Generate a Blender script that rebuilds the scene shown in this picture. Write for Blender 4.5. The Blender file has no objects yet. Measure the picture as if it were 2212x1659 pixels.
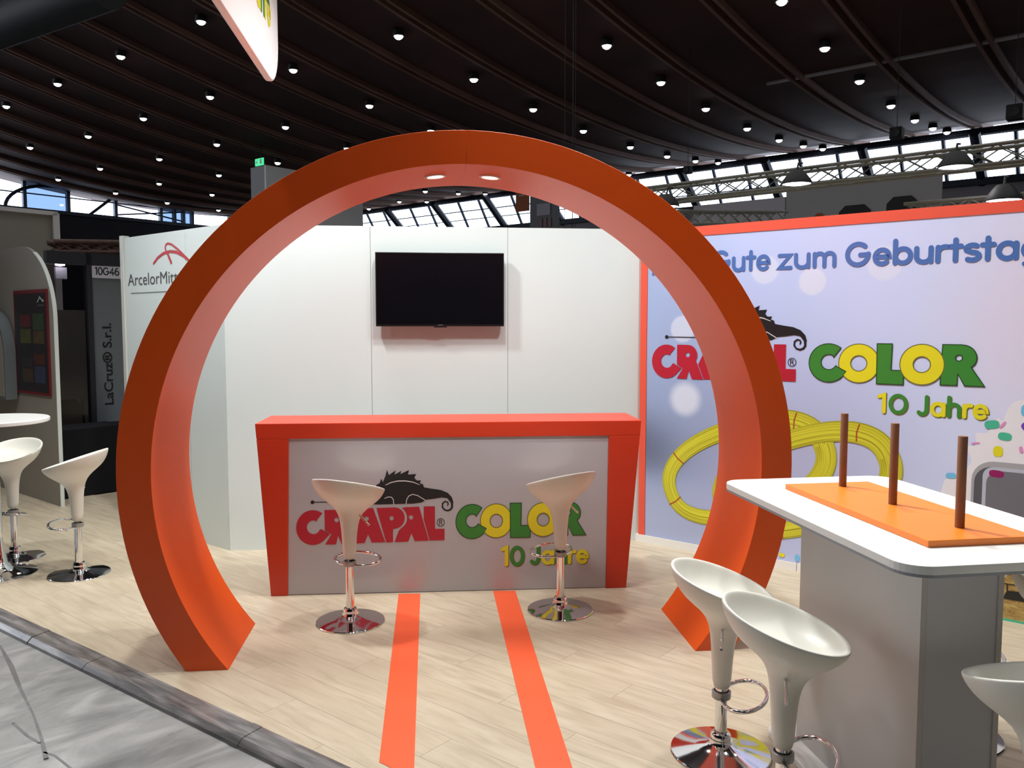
import bpy, math, random
from mathutils import Vector, Matrix
from mathutils.geometry import tessellate_polygon
random.seed(7)
S = bpy.context.scene
COL = S.collection
R = math.radians
PI = math.pi
s2 = math.sqrt(2)

# ------------------------------------------------------------------ camera, world, lights, exposure
cam_d = bpy.data.cameras.new('camera')
cam = bpy.data.objects.new('camera', cam_d); COL.objects.link(cam)
cam.location = (0, 0, 1.73)
cam.rotation_euler = (R(90 - 4.1), 0, R(-5.7))
cam_d.sensor_width = 36; cam_d.lens = 36 * 1780 / 2212
cam_d.clip_start = .05; cam_d.clip_end = 400
S.camera = cam
S.view_settings.view_transform = 'Standard'
S.view_settings.look = 'None'
S.view_settings.exposure = 0.0
S.view_settings.gamma = 1.0
S.view_settings.use_curve_mapping = False
W = bpy.data.worlds.new('overcast sky'); S.world = W; W.use_nodes = True
bg = W.node_tree.nodes['Background']; bg.inputs[0].default_value = (.80, .88, 1.0, 1); bg.inputs[1].default_value = 5.0

def area(name, loc, target, size, power, color=(1, .95, .88)):
    d = bpy.data.lights.new(name, 'AREA'); d.shape = 'DISK'; d.size = size; d.energy = power; d.color = color
    o = bpy.data.objects.new(name, d); COL.objects.link(o); o.location = loc
    o.rotation_euler = (Vector(target) - Vector(loc)).to_track_quat('-Z', 'Y').to_euler()
    return o
def spot(name, loc, target, power, angle=70, blend=.5, rad=.06, color=(.985, 1, .985)):
    d = bpy.data.lights.new(name, 'SPOT'); d.energy = power; d.spot_size = R(angle); d.spot_blend = blend; d.shadow_soft_size = rad; d.color = color
    o = bpy.data.objects.new(name, d); COL.objects.link(o); o.location = loc
    o.rotation_euler = (Vector(target) - Vector(loc)).to_track_quat('-Z', 'Y').to_euler()
    return o
# booth floodlights hanging over the stand (above the frame)
spot('booth_flood_left', (-1.35, 5.35, 4.3), (-.9, 5.6, 0), 330, 120, .6, .12)
spot('booth_flood_centre', (.2, 4.95, 4.5), (.4, 5.2, 0), 230, 120, .6, .12)
spot('booth_flood_right', (1.75, 4.2, 4.6), (2.2, 4.4, .4), 270, 120, .6, .12)
spot('booth_flood_front', (.75, 4.0, 5.2), (0, 3.0, 0), 260, 100, .7, .12)
spot('booth_flood_table', (.9, 3.9, 4.9), (1.7, 2.8, .9), 220, 90, .7, .12)
spot('neighbour_flood', (-3.4, 5.4, 4.2), (-3.2, 6.4, .5), 170, 110, .7, .12)
spot('aisle_flood', (-2.4, 2.2, 7.5), (-1.8, 3.2, 0), 230, 80, .8, .2, (.95, .97, 1))
HALL_W = 120

# ------------------------------------------------------------------ materials
def mat(name, col, rough=.5, metal=0, var=0, scale=8, bump=0, bscale=60, coat=0, spec=.5, emis=None, estr=0, objvar=0):
    m = bpy.data.materials.new(name); m.use_nodes = True
    nt = m.node_tree; b = nt.nodes['Principled BSDF']
    b.inputs['Base Color'].default_value = (*col, 1)
    b.inputs['Roughness'].default_value = rough; b.inputs['Metallic'].default_value = metal
    b.inputs['Specular IOR Level'].default_value = spec
    b.inputs['Coat Weight'].default_value = coat
    tc = nt.nodes.new('ShaderNodeTexCoord')
    if var:
        n = nt.nodes.new('ShaderNodeTexNoise'); n.inputs['Scale'].default_value = scale; n.inputs['Detail'].default_value = 4
        nt.links.new(tc.outputs['Object'], n.inputs['Vector'])
        mx = nt.nodes.new('ShaderNodeMix'); mx.data_type = 'RGBA'
        mx.inputs[6].default_value = (*[c * (1 - var) for c in col], 1); mx.inputs[7].default_value = (*[min(1, c * (1 + var)) for c in col], 1)
        nt.links.new(n.outputs['Fac'], mx.inputs[0]); nt.links.new(mx.outputs[2], b.inputs['Base Color'])
    if bump:
        n2 = nt.nodes.new('ShaderNodeTexNoise'); n2.inputs['Scale'].default_value = bscale; n2.inputs['Detail'].default_value = 3
        nt.links.new(tc.outputs['Object'], n2.inputs['Vector'])
        bp = nt.nodes.new('ShaderNodeBump'); bp.inputs['Strength'].default_value = bump; bp.inputs['Distance'].default_value = .002
        nt.links.new(n2.outputs['Fac'], bp.inputs['Height']); nt.links.new(bp.outputs[0], b.inputs['Normal'])
    if emis:
        b.inputs['Emission Color'].default_value = (*emis, 1); b.inputs['Emission Strength'].default_value = estr
    return m
M = {}
M['orange'] = mat('orange lacquer', (.78, .092, .006), .36, var=.05, scale=3, bump=.05, bscale=200)
M['red'] = mat('orange red laminate', (.60, .042, .012), .38, var=.05, scale=3)
M['tape'] = mat('orange floor tape', (.90, .115, .035), .45, var=.06, scale=5)
M['white_wall'] = mat('white booth panel', (.69, .76, .755), .55, var=.03, scale=1.5, bump=.02)
M['joint'] = mat('dark joint', (.25, .25, .24), .8, var=.1)
M['alu'] = mat('pale aluminium post', (.62, .64, .60), .4, var=.05)
M['frame_red'] = mat('red orange frame board', (.80, .10, .055), .45, var=.04, scale=2)
M['tv'] = mat('black glass screen', (.003, .003, .005), .25, var=.1, spec=.3)
M['tvb'] = mat('black plastic bezel', (.008, .008, .009), .3, var=.1)
M['chrome'] = mat('chrome', (.80, .80, .82), .08, 1, var=.03)
M['chrome_d'] = mat('grey collar', (.35, .34, .34), .35, .6, var=.1)
M['seat'] = mat('white moulded plastic', (.80, .78, .70), .38, var=.03, scale=4)
M['table'] = mat('white table laminate', (.84, .83, .80), .3, var=.02, scale=4)
M['table_edge'] = mat('grey table edge', (.33, .34, .37), .5, var=.04)
M['col'] = mat('pale grey pedestal board', (.56, .54, .52), .45, var=.04, scale=3)
M['col_d'] = mat('grey pedestal board', (.58, .58, .62), .5, var=.04, scale=3)
M['slab'] = mat('orange board', (.95, .24, .02), .38, var=.04, scale=4)
M['peg'] = mat('brown wooden peg', (.27, .115, .055), .6, var=.25, scale=12, bump=.3)
M['panel_print'] = mat('pale grey printed panel', (.48, .48, .51), .22, var=.04, scale=2, coat=.3)
def ink(n, c, r=.4): return mat(n, c, r, var=.04, scale=6)
M['k_red'] = ink('red ink', (.47, .014, .035)); M['k_green'] = ink('green ink', (.045, .25, .035)); M['k_yellow'] = ink('yellow ink', (.80, .72, .02))
M['k_black'] = ink('black ink', (.012, .012, .014)); M['k_white'] = ink('white ink', (.7, .7, .7)); M['k_blue'] = ink('blue ink', (.075, .17, .47))
M['k_grey'] = ink('dark grey ink', (.08, .08, .085)); M['k_olive'] = ink('olive outline ink', (.16, .15, .03)); M['k_dgreen'] = ink('dark green outline ink', (.01, .05, .012))
M['k_amred'] = ink('crimson ink', (.50, .035, .04)); M['k_teal'] = ink('teal print', (.07, .50, .32)); M['k_pink'] = ink('pink print', (.78, .30, .62))
M['k_mag'] = ink('magenta print', (.30, .008, .12)); M['k_sky'] = ink('sky blue print', (.18, .55, .85)); M['k_purple'] = ink('purple print', (.18, .06, .50))
M['k_cream'] = ink('white cream print', (.86, .84, .90)); M['k_tin1'] = ink('grey tin rim print', (.40, .40, .43)); M['k_tin2'] = ink('dark tin print', (.10, .10, .12)); M['k_tin3'] = ink('pale tin print', (.50, .52, .62))
M['k_tin4'] = ink('grey tin print', (.17, .17, .20)); M['k_tie'] = ink('rust tie print', (.42, .08, .02))
M['dark_cab'] = mat('black sideboard', (.004, .004, .006), .6, var=.1, spec=.25)
M['dark_frame'] = mat('dark blue grey post', (.02, .022, .035), .5, var=.1)
M['grey_panel'] = mat('grey banner board', (.16, .18, .20), .5, var=.05)
M['booth_grey'] = mat('warm grey partition', (.30, .275, .24), .7, var=.06, scale=1.2)
M['booth_blue'] = mat('bluish grey partition', (.14, .16, .17), .6, var=.06)
M['white_edge'] = mat('white board edge', (.72, .76, .72), .45, var=.03)
M['sign'] = mat('white sign board', (.72, .70, .82), .5, var=.02)
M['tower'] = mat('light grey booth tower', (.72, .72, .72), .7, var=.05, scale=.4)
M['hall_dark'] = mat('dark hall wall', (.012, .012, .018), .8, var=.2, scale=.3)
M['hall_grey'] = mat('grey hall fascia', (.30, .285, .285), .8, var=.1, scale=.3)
M['hall_pale'] = mat('pale hall wall', (.38, .35, .38), .8, var=.1, scale=.3)
M['steel'] = mat('dark blue steel', (.02, .027, .045), .5, .2, var=.2, scale=1)
M['mull'] = mat('blue grey window bar', (.06, .08, .12), .5, .2, var=.1)
M['truss'] = mat('dull aluminium truss', (.22, .22, .19), .45, .6, var=.1)
M['cable'] = mat('black cable', (.01, .01, .012), .6, var=.1)
M['beam'] = mat('brown timber beam', (.17, .085, .06), .7, var=.25, scale=1.2)
M['lamp_on'] = mat('lit lamp', (1, 1, 1), .5, var=.01, emis=(1, .95, .97), estr=14)
M['lamp_h'] = mat('dark lamp housing', (.02, .02, .02), .6, var=.1)
M['led'] = mat('downlight lens', (1, 1, 1), .5, var=.01, emis=(1, .93, .85), estr=9)
M['bezel'] = mat('pale downlight ring', (.75, .5, .42), .35, var=.03)
M['exit'] = mat('green sign', (.02, .4, .15), .5, var=.02, emis=(.05, .75, .3), estr=1.0)
M['banner'] = mat('white banner fabric', (.80, .80, .79), .7, var=.02, bump=.05)
M['banner_e'] = mat('pinkish banner edge', (.55, .42, .45), .6, var=.03)
M['fab_grey'] = mat('grey hanging banner', (.16, .16, .16), .8, var=.1, scale=1)
M['fab_or'] = mat('orange hanging banner', (.30, .075, .02), .8, var=.08)
M['black_box'] = mat('black loudspeaker', (.006, .006, .007), .7, var=.1)
M['poster_d'] = mat('dark poster', (.012, .011, .018), .35, var=.2, scale=5)
M['poster_r'] = mat('dark red poster frame', (.16, .01, .015), .5, var=.05)
M['wrap'] = mat('brown wrapped truss', (.13, .07, .055), .7, .1, var=.5, scale=14, bump=.6, bscale=20)
M['scuff'] = mat('dark scuff', (.17, .165, .16), .5, var=.4, scale=18)
M['rubber'] = mat('black rubber', (.01, .01, .01), .6, var=.1)

def glass(name, col, alpha=.75, rough=.05):
    m = bpy.data.materials.new(name); m.use_nodes = True; nt = m.node_tree
    out = nt.nodes['Material Output']; nt.nodes.remove(nt.nodes['Principled BSDF'])
    t = nt.nodes.new('ShaderNodeBsdfTransparent'); t.inputs[0].default_value = (*col, 1)
    g = nt.nodes.new('ShaderNodeBsdfGlossy'); g.inputs['Roughness'].default_value = rough
    mx = nt.nodes.new('ShaderNodeMixShader'); mx.inputs[0].default_value = 1 - alpha
    nt.links.new(t.outputs[0], mx.inputs[1]); nt.links.new(g.outputs[0], mx.inputs[2]); nt.links.new(mx.outputs[0], out.inputs[0])
    return m
M['pane'] = glass('window glass', (.95, .97, 1), .94)
M['pane_blue'] = glass('tinted window glass', (.10, .15, .24), .92)
M['pane_dark'] = glass('smoky booth glass', (.62, .60, .63), .93, .1)
M['clear'] = glass('clear plastic film', (.8, .78, .8), .8, .12)

def nodes_mat(name, rough=.5):
    m = bpy.data.materials.new(name); m.use_nodes = True; nt = m.node_tree; b = nt.nodes['Principled BSDF']; b.inputs['Roughness'].default_value = rough
    return m, nt, b
def mth(nt, op, a, b_=None, c=None):
    n = nt.nodes.new('ShaderNodeMath'); n.operation = op
    for i, v in enumerate((a, b_, c)):
        if v is None: continue
        if isinstance(v, (int, float)): n.inputs[i].default_value = v
        else: nt.links.new(v, n.inputs[i])
    return n.outputs[0]
def mixc(nt, f, a, b_):
    n = nt.nodes.new('ShaderNodeMix'); n.data_type = 'RGBA'
    for i, v in ((0, f), (6, a), (7, b_)):
        if isinstance(v, tuple): n.inputs[i].default_value = (*v, 1)
        elif isinstance(v, (int, float)): n.inputs[i].default_value = v
        else: nt.links.new(v, n.inputs[i])
    return n.outputs[2]
def noise(nt, vec, scale, detail=4, dist=0, rough=.5):
    n = nt.nodes.new('ShaderNodeTexNoise'); n.inputs['Scale'].default_value = scale; n.inputs['Detail'].default_value = detail
    n.inputs['Distortion'].default_value = dist; n.inputs['Roughness'].default_value = rough
    nt.links.new(vec, n.inputs['Vector']); return n.outputs['Fac']
def ramp(nt, f, stops):
    n = nt.nodes.new('ShaderNodeValToRGB'); nt.links.new(f, n.inputs[0]); e = n.color_ramp.elements
    while len(e) < len(stops): e.new(.5)
    for el, (p, c) in zip(e, stops): el.position = p; el.color = (*c, 1)
    return n.outputs[0]
def mapping(nt, out, scale=(1, 1, 1), rot=(0, 0, 0)):
    n = nt.nodes.new('ShaderNodeMapping'); n.inputs['Scale'].default_value = scale; n.inputs['Rotation'].default_value = rot
    nt.links.new(out, n.inputs['Vector']); return n.outputs[0]

# vinyl planks: grain along local X, tone differs per plank
m, nt, b = nodes_mat('pale oak vinyl plank', .42)
tc = nt.nodes.new('ShaderNodeTexCoord'); oi = nt.nodes.new('ShaderNodeObjectInfo')
off = nt.nodes.new('ShaderNodeVectorMath'); off.operation = 'ADD'; nt.links.new(tc.outputs['Object'], off.inputs[0])
cx = nt.nodes.new('ShaderNodeCombineXYZ'); nt.links.new(mth(nt, 'MULTIPLY', oi.outputs['Random'], 40.), cx.inputs[0]); nt.links.new(mth(nt, 'MULTIPLY', oi.outputs['Random'], 17.), cx.inputs[1])
nt.links.new(cx.outputs[0], off.inputs[1])
g1 = noise(nt, mapping(nt, off.outputs[0], (2.2, 14, 1)), 1.6, 5, .6)
g2 = noise(nt, mapping(nt, off.outputs[0], (3, 90, 1)), 2.0, 3)
c1 = ramp(nt, g1, [(.25, (.44, .355, .25)), (.5, (.58, .49, .36)), (.75, (.67, .585, .445))])
c2 = mixc(nt, mth(nt, 'MULTIPLY', g2, .25), c1, (.42, .33, .22))
c3 = mixc(nt, mth(nt, 'MULTIPLY', oi.outputs['Random'], .42), c2, (.50, .41, .29))
nt.links.new(c3, b.inputs['Base Color']); M['plank'] = m

# grey hall concrete with scuffs
m, nt, b = nodes_mat('scuffed grey concrete', .38)
tc = nt.nodes.new('ShaderNodeTexCoord')
v1 = mapping(nt, tc.outputs['Object'], (1, 2.6, 1), (0, 0, R(-22)))
n1 = noise(nt, v1, 1.6, 8, .8, .62); n2 = noise(nt, v1, 7, 6, .3, .7); n3 = noise(nt, tc.outputs['Object'], 55, 3)
cc = ramp(nt, n1, [(.30, (.16, .16, .155)), (.5, (.31, .31, .30)), (.66, (.46, .45, .44))])
cc = mixc(nt, mth(nt, 'MULTIPLY', mth(nt, 'GREATER_THAN', n2, .62), .35), cc, (.16, .16, .16))
cc = mixc(nt, mth(nt, 'MULTIPLY', n3, .2), cc, (.2, .2, .2))
nt.links.new(cc, b.inputs['Base Color']); M['concrete'] = m

# film-covered platform edge strip
m, nt, b = nodes_mat('film covered edge profile', .18)
tc = nt.nodes.new('ShaderNodeTexCoord')
n1 = noise(nt, mapping(nt, tc.outputs['Object'], (1.5, 12, 4)), 2.5, 6, .5)
nt.links.new(ramp(nt, n1, [(.3, (.085, .08, .08)), (.55, (.19, .175, .17)), (.75, (.34, .31, .31))]), b.inputs['Base Color']); M['edge'] = m

# ceiling boards
m, nt, b = nodes_mat('dark brown ceiling boards', .75)
tc = nt.nodes.new('ShaderNodeTexCoord')
n1 = noise(nt, mapping(nt, tc.outputs['Object'], (.4, .4, .4)), 1.0, 4)
nt.links.new(ramp(nt, n1, [(.3, (.034, .011, .009)), (.7, (.062, .021, .016))]), b.inputs['Base Color']); M['ceil'] = m

# mural background print: lavender, with out-of-focus light discs (object coords: x along the wall, z up)
m, nt, b = nodes_mat('lavender printed mural', .35)
tc = nt.nodes.new('ShaderNodeTexCoord'); sp = nt.nodes.new('ShaderNodeSeparateXYZ'); nt.links.new(tc.outputs['Object'], sp.inputs[0])
X, Z = sp.outputs[0], sp.outputs[2]
def blob(cx_, cz, rx, rz, soft):
    dx = mth(nt, 'DIVIDE', mth(nt, 'SUBTRACT', X, cx_), rx); dz = mth(nt, 'DIVIDE', mth(nt, 'SUBTRACT', Z, cz), rz)
    d = mth(nt, 'SQRT', mth(nt, 'ADD', mth(nt, 'MULTIPLY', dx, dx), mth(nt, 'MULTIPLY', dz, dz)))
    mr = nt.nodes.new('ShaderNodeMapRange'); mr.interpolation_type = 'SMOOTHSTEP'
    nt.links.new(d, mr.inputs[0]); mr.inputs[1].default_value = 1 - soft; mr.inputs[2].default_value = 1 + soft; mr.inputs[3].default_value = 1; mr.inputs[4].default_value = 0
    return mr.outputs[0]
xr = nt.nodes.new('ShaderNodeMapRange'); nt.links.new(X, xr.inputs[0]); xr.inputs[1].default_value = 0; xr.inputs[2].default_value = 2.8
colr = ramp(nt, xr.outputs[0], [(0, (.36, .47, .72)), (.3, (.50, .60, .92)), (.62, (.60, .69, 1.0)), (1, (.76, .79, 1.0))])
for (a_, c_) in (((.30, .86, .62, .42, .8), (.23, .26, .40)), ((.10, .80, .26, .20, .9), (.07, .08, .13)), ((.3, .22, .6, .24, .8), (.42, .47, .68)), ((1.3, .75, .6, .6, .9), (.45, .47, .68)), ((.35, 1.45, .35, .6, .9), (.33, .42, .66))):
    f = mth(nt, 'MULTIPLY', blob(*a_), .75); colr = mixc(nt, f, colr, c_)
for (cx_, cz, r_, k_) in ((1.337, 2.026, .092, .6), (.365, 1.70, .10, .55), (.394, 1.167, .12, .75), (1.00, 2.12, .10, .5), (1.80, 2.13, .11, .5)):
    colr = mixc(nt, mth(nt, 'MULTIPLY', blob(cx_, cz, r_, r_, .12 if k_ < .7 else .35), k_), colr, (.78, .82, .94))
colr = mixc(nt, mth(nt, 'MULTIPLY', blob(2.75, 1.75, .45, .5, .9), .4), colr, (.92, .70, .80))
nt.links.new(colr, b.inputs['Base Color']); M['mural'] = m

# coil print: strands that follow the printed loop (uv: u across)
m, nt, b = nodes_mat('yellow wire coil print', .4)
uv = nt.nodes.new('ShaderNodeUVMap'); su = nt.nodes.new('ShaderNodeSeparateXYZ'); nt.links.new(uv.outputs[0], su.inputs[0])
nz = noise(nt, mapping(nt, uv.outputs[0], (15, .22, 1)), 1.0, 3, .1)
cy = ramp(nt, nz, [(.34, (.30, .27, .015)), (.46, (.60, .56, .03)), (.62, (.72, .70, .05))])
sh = mth(nt, 'POWER', mth(nt, 'ABSOLUTE', mth(nt, 'SUBTRACT', mth(nt, 'MULTIPLY', su.outputs[0], 2), 1)), 5)
cy = mixc(nt, mth(nt, 'MULTIPLY', sh, .45), cy, (.22, .20, .02))
nt.links.new(cy, b.inputs['Base Color']); M['coil'] = m

# wheat field print
m, nt, b = nodes_mat('golden field print', .5)
tc = nt.nodes.new('ShaderNodeTexCoord')
n1 = noise(nt, mapping(nt, tc.outputs['Object'], (6, 6, 14)), 2.2, 6, .8, .7)
nt.links.new(ramp(nt, n1, [(.28, (.06, .04, .02)), (.42, (.38, .24, .07)), (.6, (.56, .40, .14)), (.8, (.62, .50, .24))]), b.inputs['Base Color']); M['field'] = m

# ------------------------------------------------------------------ mesh helpers
class MB:
    def __init__(s): s.v = []; s.f = []; s.uv = None
    def add(s, vs, fs):
        o = len(s.v); s.v += [tuple(v) for v in vs]; s.f += [tuple(i + o for i in f) for f in fs]; return s
    def box(s, x0, x1, y0, y1, z0, z1):
        return s.add([(x0, y0, z0), (x1, y0, z0), (x1, y1, z0), (x0, y1, z0), (x0, y0, z1), (x1, y0, z1), (x1, y1, z1), (x0, y1, z1)],
                     [(0, 3, 2, 1), (4, 5, 6, 7), (0, 1, 5, 4), (1, 2, 6, 5), (2, 3, 7, 6), (3, 0, 4, 7)])
    def tube(s, pts, r, n=8, closed=False, caps=True):
        pts = [Vector(p) for p in pts]; N = len(pts); vs = []; prev = None
        for i, p in enumerate(pts):
            if closed: t = pts[(i + 1) % N] - pts[i - 1]
            else: t = pts[min(i + 1, N - 1)] - pts[max(i - 1, 0)]
            t.normalize()
            if prev is None:
                a = Vector((0, 0, 1)) if abs(t.z) < .9 else Vector((1, 0, 0)); u = t.cross(a).normalized()
            else: u = (prev - t * prev.dot(t)).normalized()
            prev = u; w = t.cross(u)
            rr = r[i] if isinstance(r, (list, tuple)) else r
            for k in range(n):
                an = 2 * PI * k / n; vs.append(p + (u * math.cos(an) + w * math.sin(an)) * rr)
        fs = []
        for i in range(N if closed else N - 1):
            j = (i + 1) % N
            for k in range(n): fs.append((i * n + k, i * n + (k + 1) % n, j * n + (k + 1) % n, j * n + k))
        if caps and not closed: fs.append(tuple(range(n - 1, -1, -1))); fs.append(tuple((N - 1) * n + k for k in range(n)))
        return s.add(vs, fs)
    def lathe(s, prof, n=40, c=(0, 0, 0)):
        vs = []; fs = []
        for (r, z) in prof:
            for k in range(n):
                a = 2 * PI * k / n; vs.append((c[0] + r * math.cos(a), c[1] + r * math.sin(a), c[2] + z))
        for i in range(len(prof) - 1):
            for k in range(n): fs.append((i * n + k, i * n + (k + 1) % n, (i + 1) * n + (k + 1) % n, (i + 1) * n + k))
        return s.add(vs, fs)
    def prism(s, poly, lo, hi, axis='z'):
        """poly 2D (ccw) extruded; axis y: poly is (x,z)"""
        n = len(poly)
        if axis == 'z': vs = [(x, y, lo) for x, y in poly] + [(x, y, hi) for x, y in poly]
        elif axis == 'y': vs = [(x, lo, z) for x, z in poly] + [(x, hi, z) for x, z in poly]
        else: vs = [(lo, y, z) for y, z in poly] + [(hi, y, z) for y, z in poly]
        fs = [tuple(range(n)), tuple(range(2 * n - 1, n - 1, -1))] + [(i, (i + 1) % n + 0, (i + 1) % n + n, i + n) for i in range(n)]
        return s.add(vs, fs)
    def build(s, name, m, parent=None, smooth=None, bevel=0, loc=None, rot=None, recalc=True):
        me = bpy.data.meshes.new(name); me.from_pydata(s.v, [], s.f)
        if recalc:
            import bmesh
            bm = bmesh.new(); bm.from_mesh(me); bmesh.ops.remove_doubles(bm, verts=bm.verts, dist=1e-6); bmesh.ops.recalc_face_normals(bm, faces=bm.faces); bm.to_mesh(me); bm.free()
        me.materials.append(m if not isinstance(m, str) else M[m])
        o = bpy.data.objects.new(name, me); COL.objects.link(o)
        if parent is not None: o.parent = parent
        if loc: o.location = loc
        if rot: o.rotation_euler = rot
        if bevel:
            md = o.modifiers.new('b', 'BEVEL'); md.width = bevel; md.segments = 2; md.limit_method = 'ANGLE'
        if smooth is not None:
            for p in me.polygons: p.use_smooth = True
            if smooth < 180: me.set_sharp_from_angle(angle=R(smooth))
        return o

def root(name, label, cat, loc=(0, 0, 0), rz=0, group=None):
    o = bpy.data.objects.new(name, None); COL.objects.link(o); o.empty_display_size = .1
    o.location = loc; o.rotation_euler = (0, 0, rz); return tag(o, label, cat, group)
def tag(o, label, cat=None, group=None, kind=None):
    if label: o['label'] = label
    if cat: o['category'] = cat
    if group: o['group'] = group
    if kind: o['kind'] = kind
    return o
def struct(name, label, cat, loc=(0, 0, 0), rz=0): return tag(root(name, label, cat, loc, rz), None, kind='structure')
def copy_tree(o, parent=None):
    c = o.copy(); COL.objects.link(c)
    if parent is not None: c.parent = parent
    for ch in list(o.children): copy_tree(ch, c)
    return c
def lab(o, t): o['label'] = t; return o

# flat print on a local XZ plane facing -Y ------------------------------------------------
def arcp(cx_, cz, rx, rz, a0, a1, n=14): return [(cx_ + rx * math.cos(R(a0 + (a1 - a0) * i / n)), cz + rz * math.sin(R(a0 + (a1 - a0) * i / n))) for i in range(n + 1)]
class Print:
    def __init__(s, y=-.002): s.v = []; s.f = []; s.y = y; s.k = 0; s.uvs = None
    def fill(s, polys, dy=0):
        vs = [Vector((p[0], p[1], 0)) for pl in polys for p in pl]
        tris = tessellate_polygon([[Vector((p[0], p[1], 0)) for p in pl] for pl in polys])
        o = len(s.v); s.v += [(v.x, s.y - dy, v.y) for v in vs]; s.f += [(a + o, b_ + o, c + o) for a, b_, c in tris]; return s
    def ribbon(s, pts, w, closed=False, dy=0, caps=True):
        s.k += 1; y = s.y - dy - s.k * 2e-5
        P = [Vector(p) for p in pts]; Q = [P[0]]
        for p in P[1:]:
            if (p - Q[-1]).length > 1e-6: Q.append(p)
        if closed and (Q[0] - Q[-1]).length < 1e-6: Q.pop()
        P = Q; N = len(P); L = []
        for i in range(N):
            if closed: a, c = P[i - 1], P[(i + 1) % N]
            else: a, c = P[max(i - 1, 0)], P[min(i + 1, N - 1)]
            d1 = (P[i] - a).normalized() if (P[i] - a).length > 0 else None; d2 = (c - P[i]).normalized() if (c - P[i]).length > 0 else None
            if d1 is None: d1 = d2
            if d2 is None: d2 = d1
            t = (d1 + d2)
            if t.length < 1e-4: t = d1
            t.normalize(); nrm = Vector((-t.y, t.x)); k = 1 / max(.5, abs(nrm.dot(Vector((-d1.y, d1.x)))))
            ww = w[i] if isinstance(w, (list, tuple)) else w
            L.append((P[i] + nrm * ww / 2 * k, P[i] - nrm * ww / 2 * k))
        o = len(s.v)
        for a, c in L: s.v += [(a.x, y, a.y), (c.x, y, c.y)]
        for i in range(N if closed else N - 1):
            j = (i + 1) % N; s.f.append((o + 2 * i, o + 2 * i + 1, o + 2 * j + 1, o + 2 * j))
        if caps and not closed:
            for e in (0, N - 1):
                ww = w[e] if isinstance(w, (list, tuple)) else w
                s.disc(P[e].x, P[e].y, ww / 2, ww / 2, 14, y=y - 1e-5)
        return s
    def disc(s, cx_, cz, rx, rz, n=24, y=None, dy=0):
        y = s.y - dy if y is None else y
        o = len(s.v); s.v += [(cx_ + rx * math.cos(2 * PI * i / n), y, cz + rz * math.sin(2 * PI * i / n)) for i in range(n)]; s.f.append(tuple(range(o, o + n))); return s
    def build(s, name, m, parent, xf=None):
        vs = s.v if xf is None else [(*((lambda q: (q[0], v[1], q[1]))(xf(v[0], v[2]))),) for v in s.v]
        me = bpy.data.meshes.new(name); me.from_pydata(vs, [], s.f)
        if s.uvs:
            ul = me.uv_layers.new(name='UVMap')
            for l in me.loops: ul.data[l.index].uv = s.uvs[l.vertex_index]
        me.materials.append(M[m]); o = bpy.data.objects.new(name, me); COL.objects.link(o); o.parent = parent
        return o

def text_print(name, txt, x0, z0, w, h, m, parent, y=-.002, rot=0, bold=0):
    cu = bpy.data.curves.new('t', 'FONT'); cu.body = txt; cu.size = 1; cu.offset = bold; cu.resolution_u = 4
    o = bpy.data.objects.new('t', cu); COL.objects.link(o)
    dg = bpy.context.evaluated_depsgraph_get(); dg.update()
    me = bpy.data.meshes.new_from_object(o.evaluated_get(dg)); bpy.data.objects.remove(o); bpy.data.curves.remove(cu)
    xs = [v.co.x for v in me.vertices]; ys = [v.co.y for v in me.vertices]
    ax, bx, ay, by = min(xs), max(xs), min(ys), max(ys)
    for v in me.vertices:
        u = (v.co.x - ax) / (bx - ax) * w; t = (v.co.y - ay) / (by - ay) * h
        if rot: u, t = -t, u
        v.co = Vector((x0 + u, y, z0 + t))
    me.name = name; me.materials.clear(); me.materials.append(M[m])
    ob = bpy.data.objects.new(name, me); COL.objects.link(ob); ob.parent = parent; return ob

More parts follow.
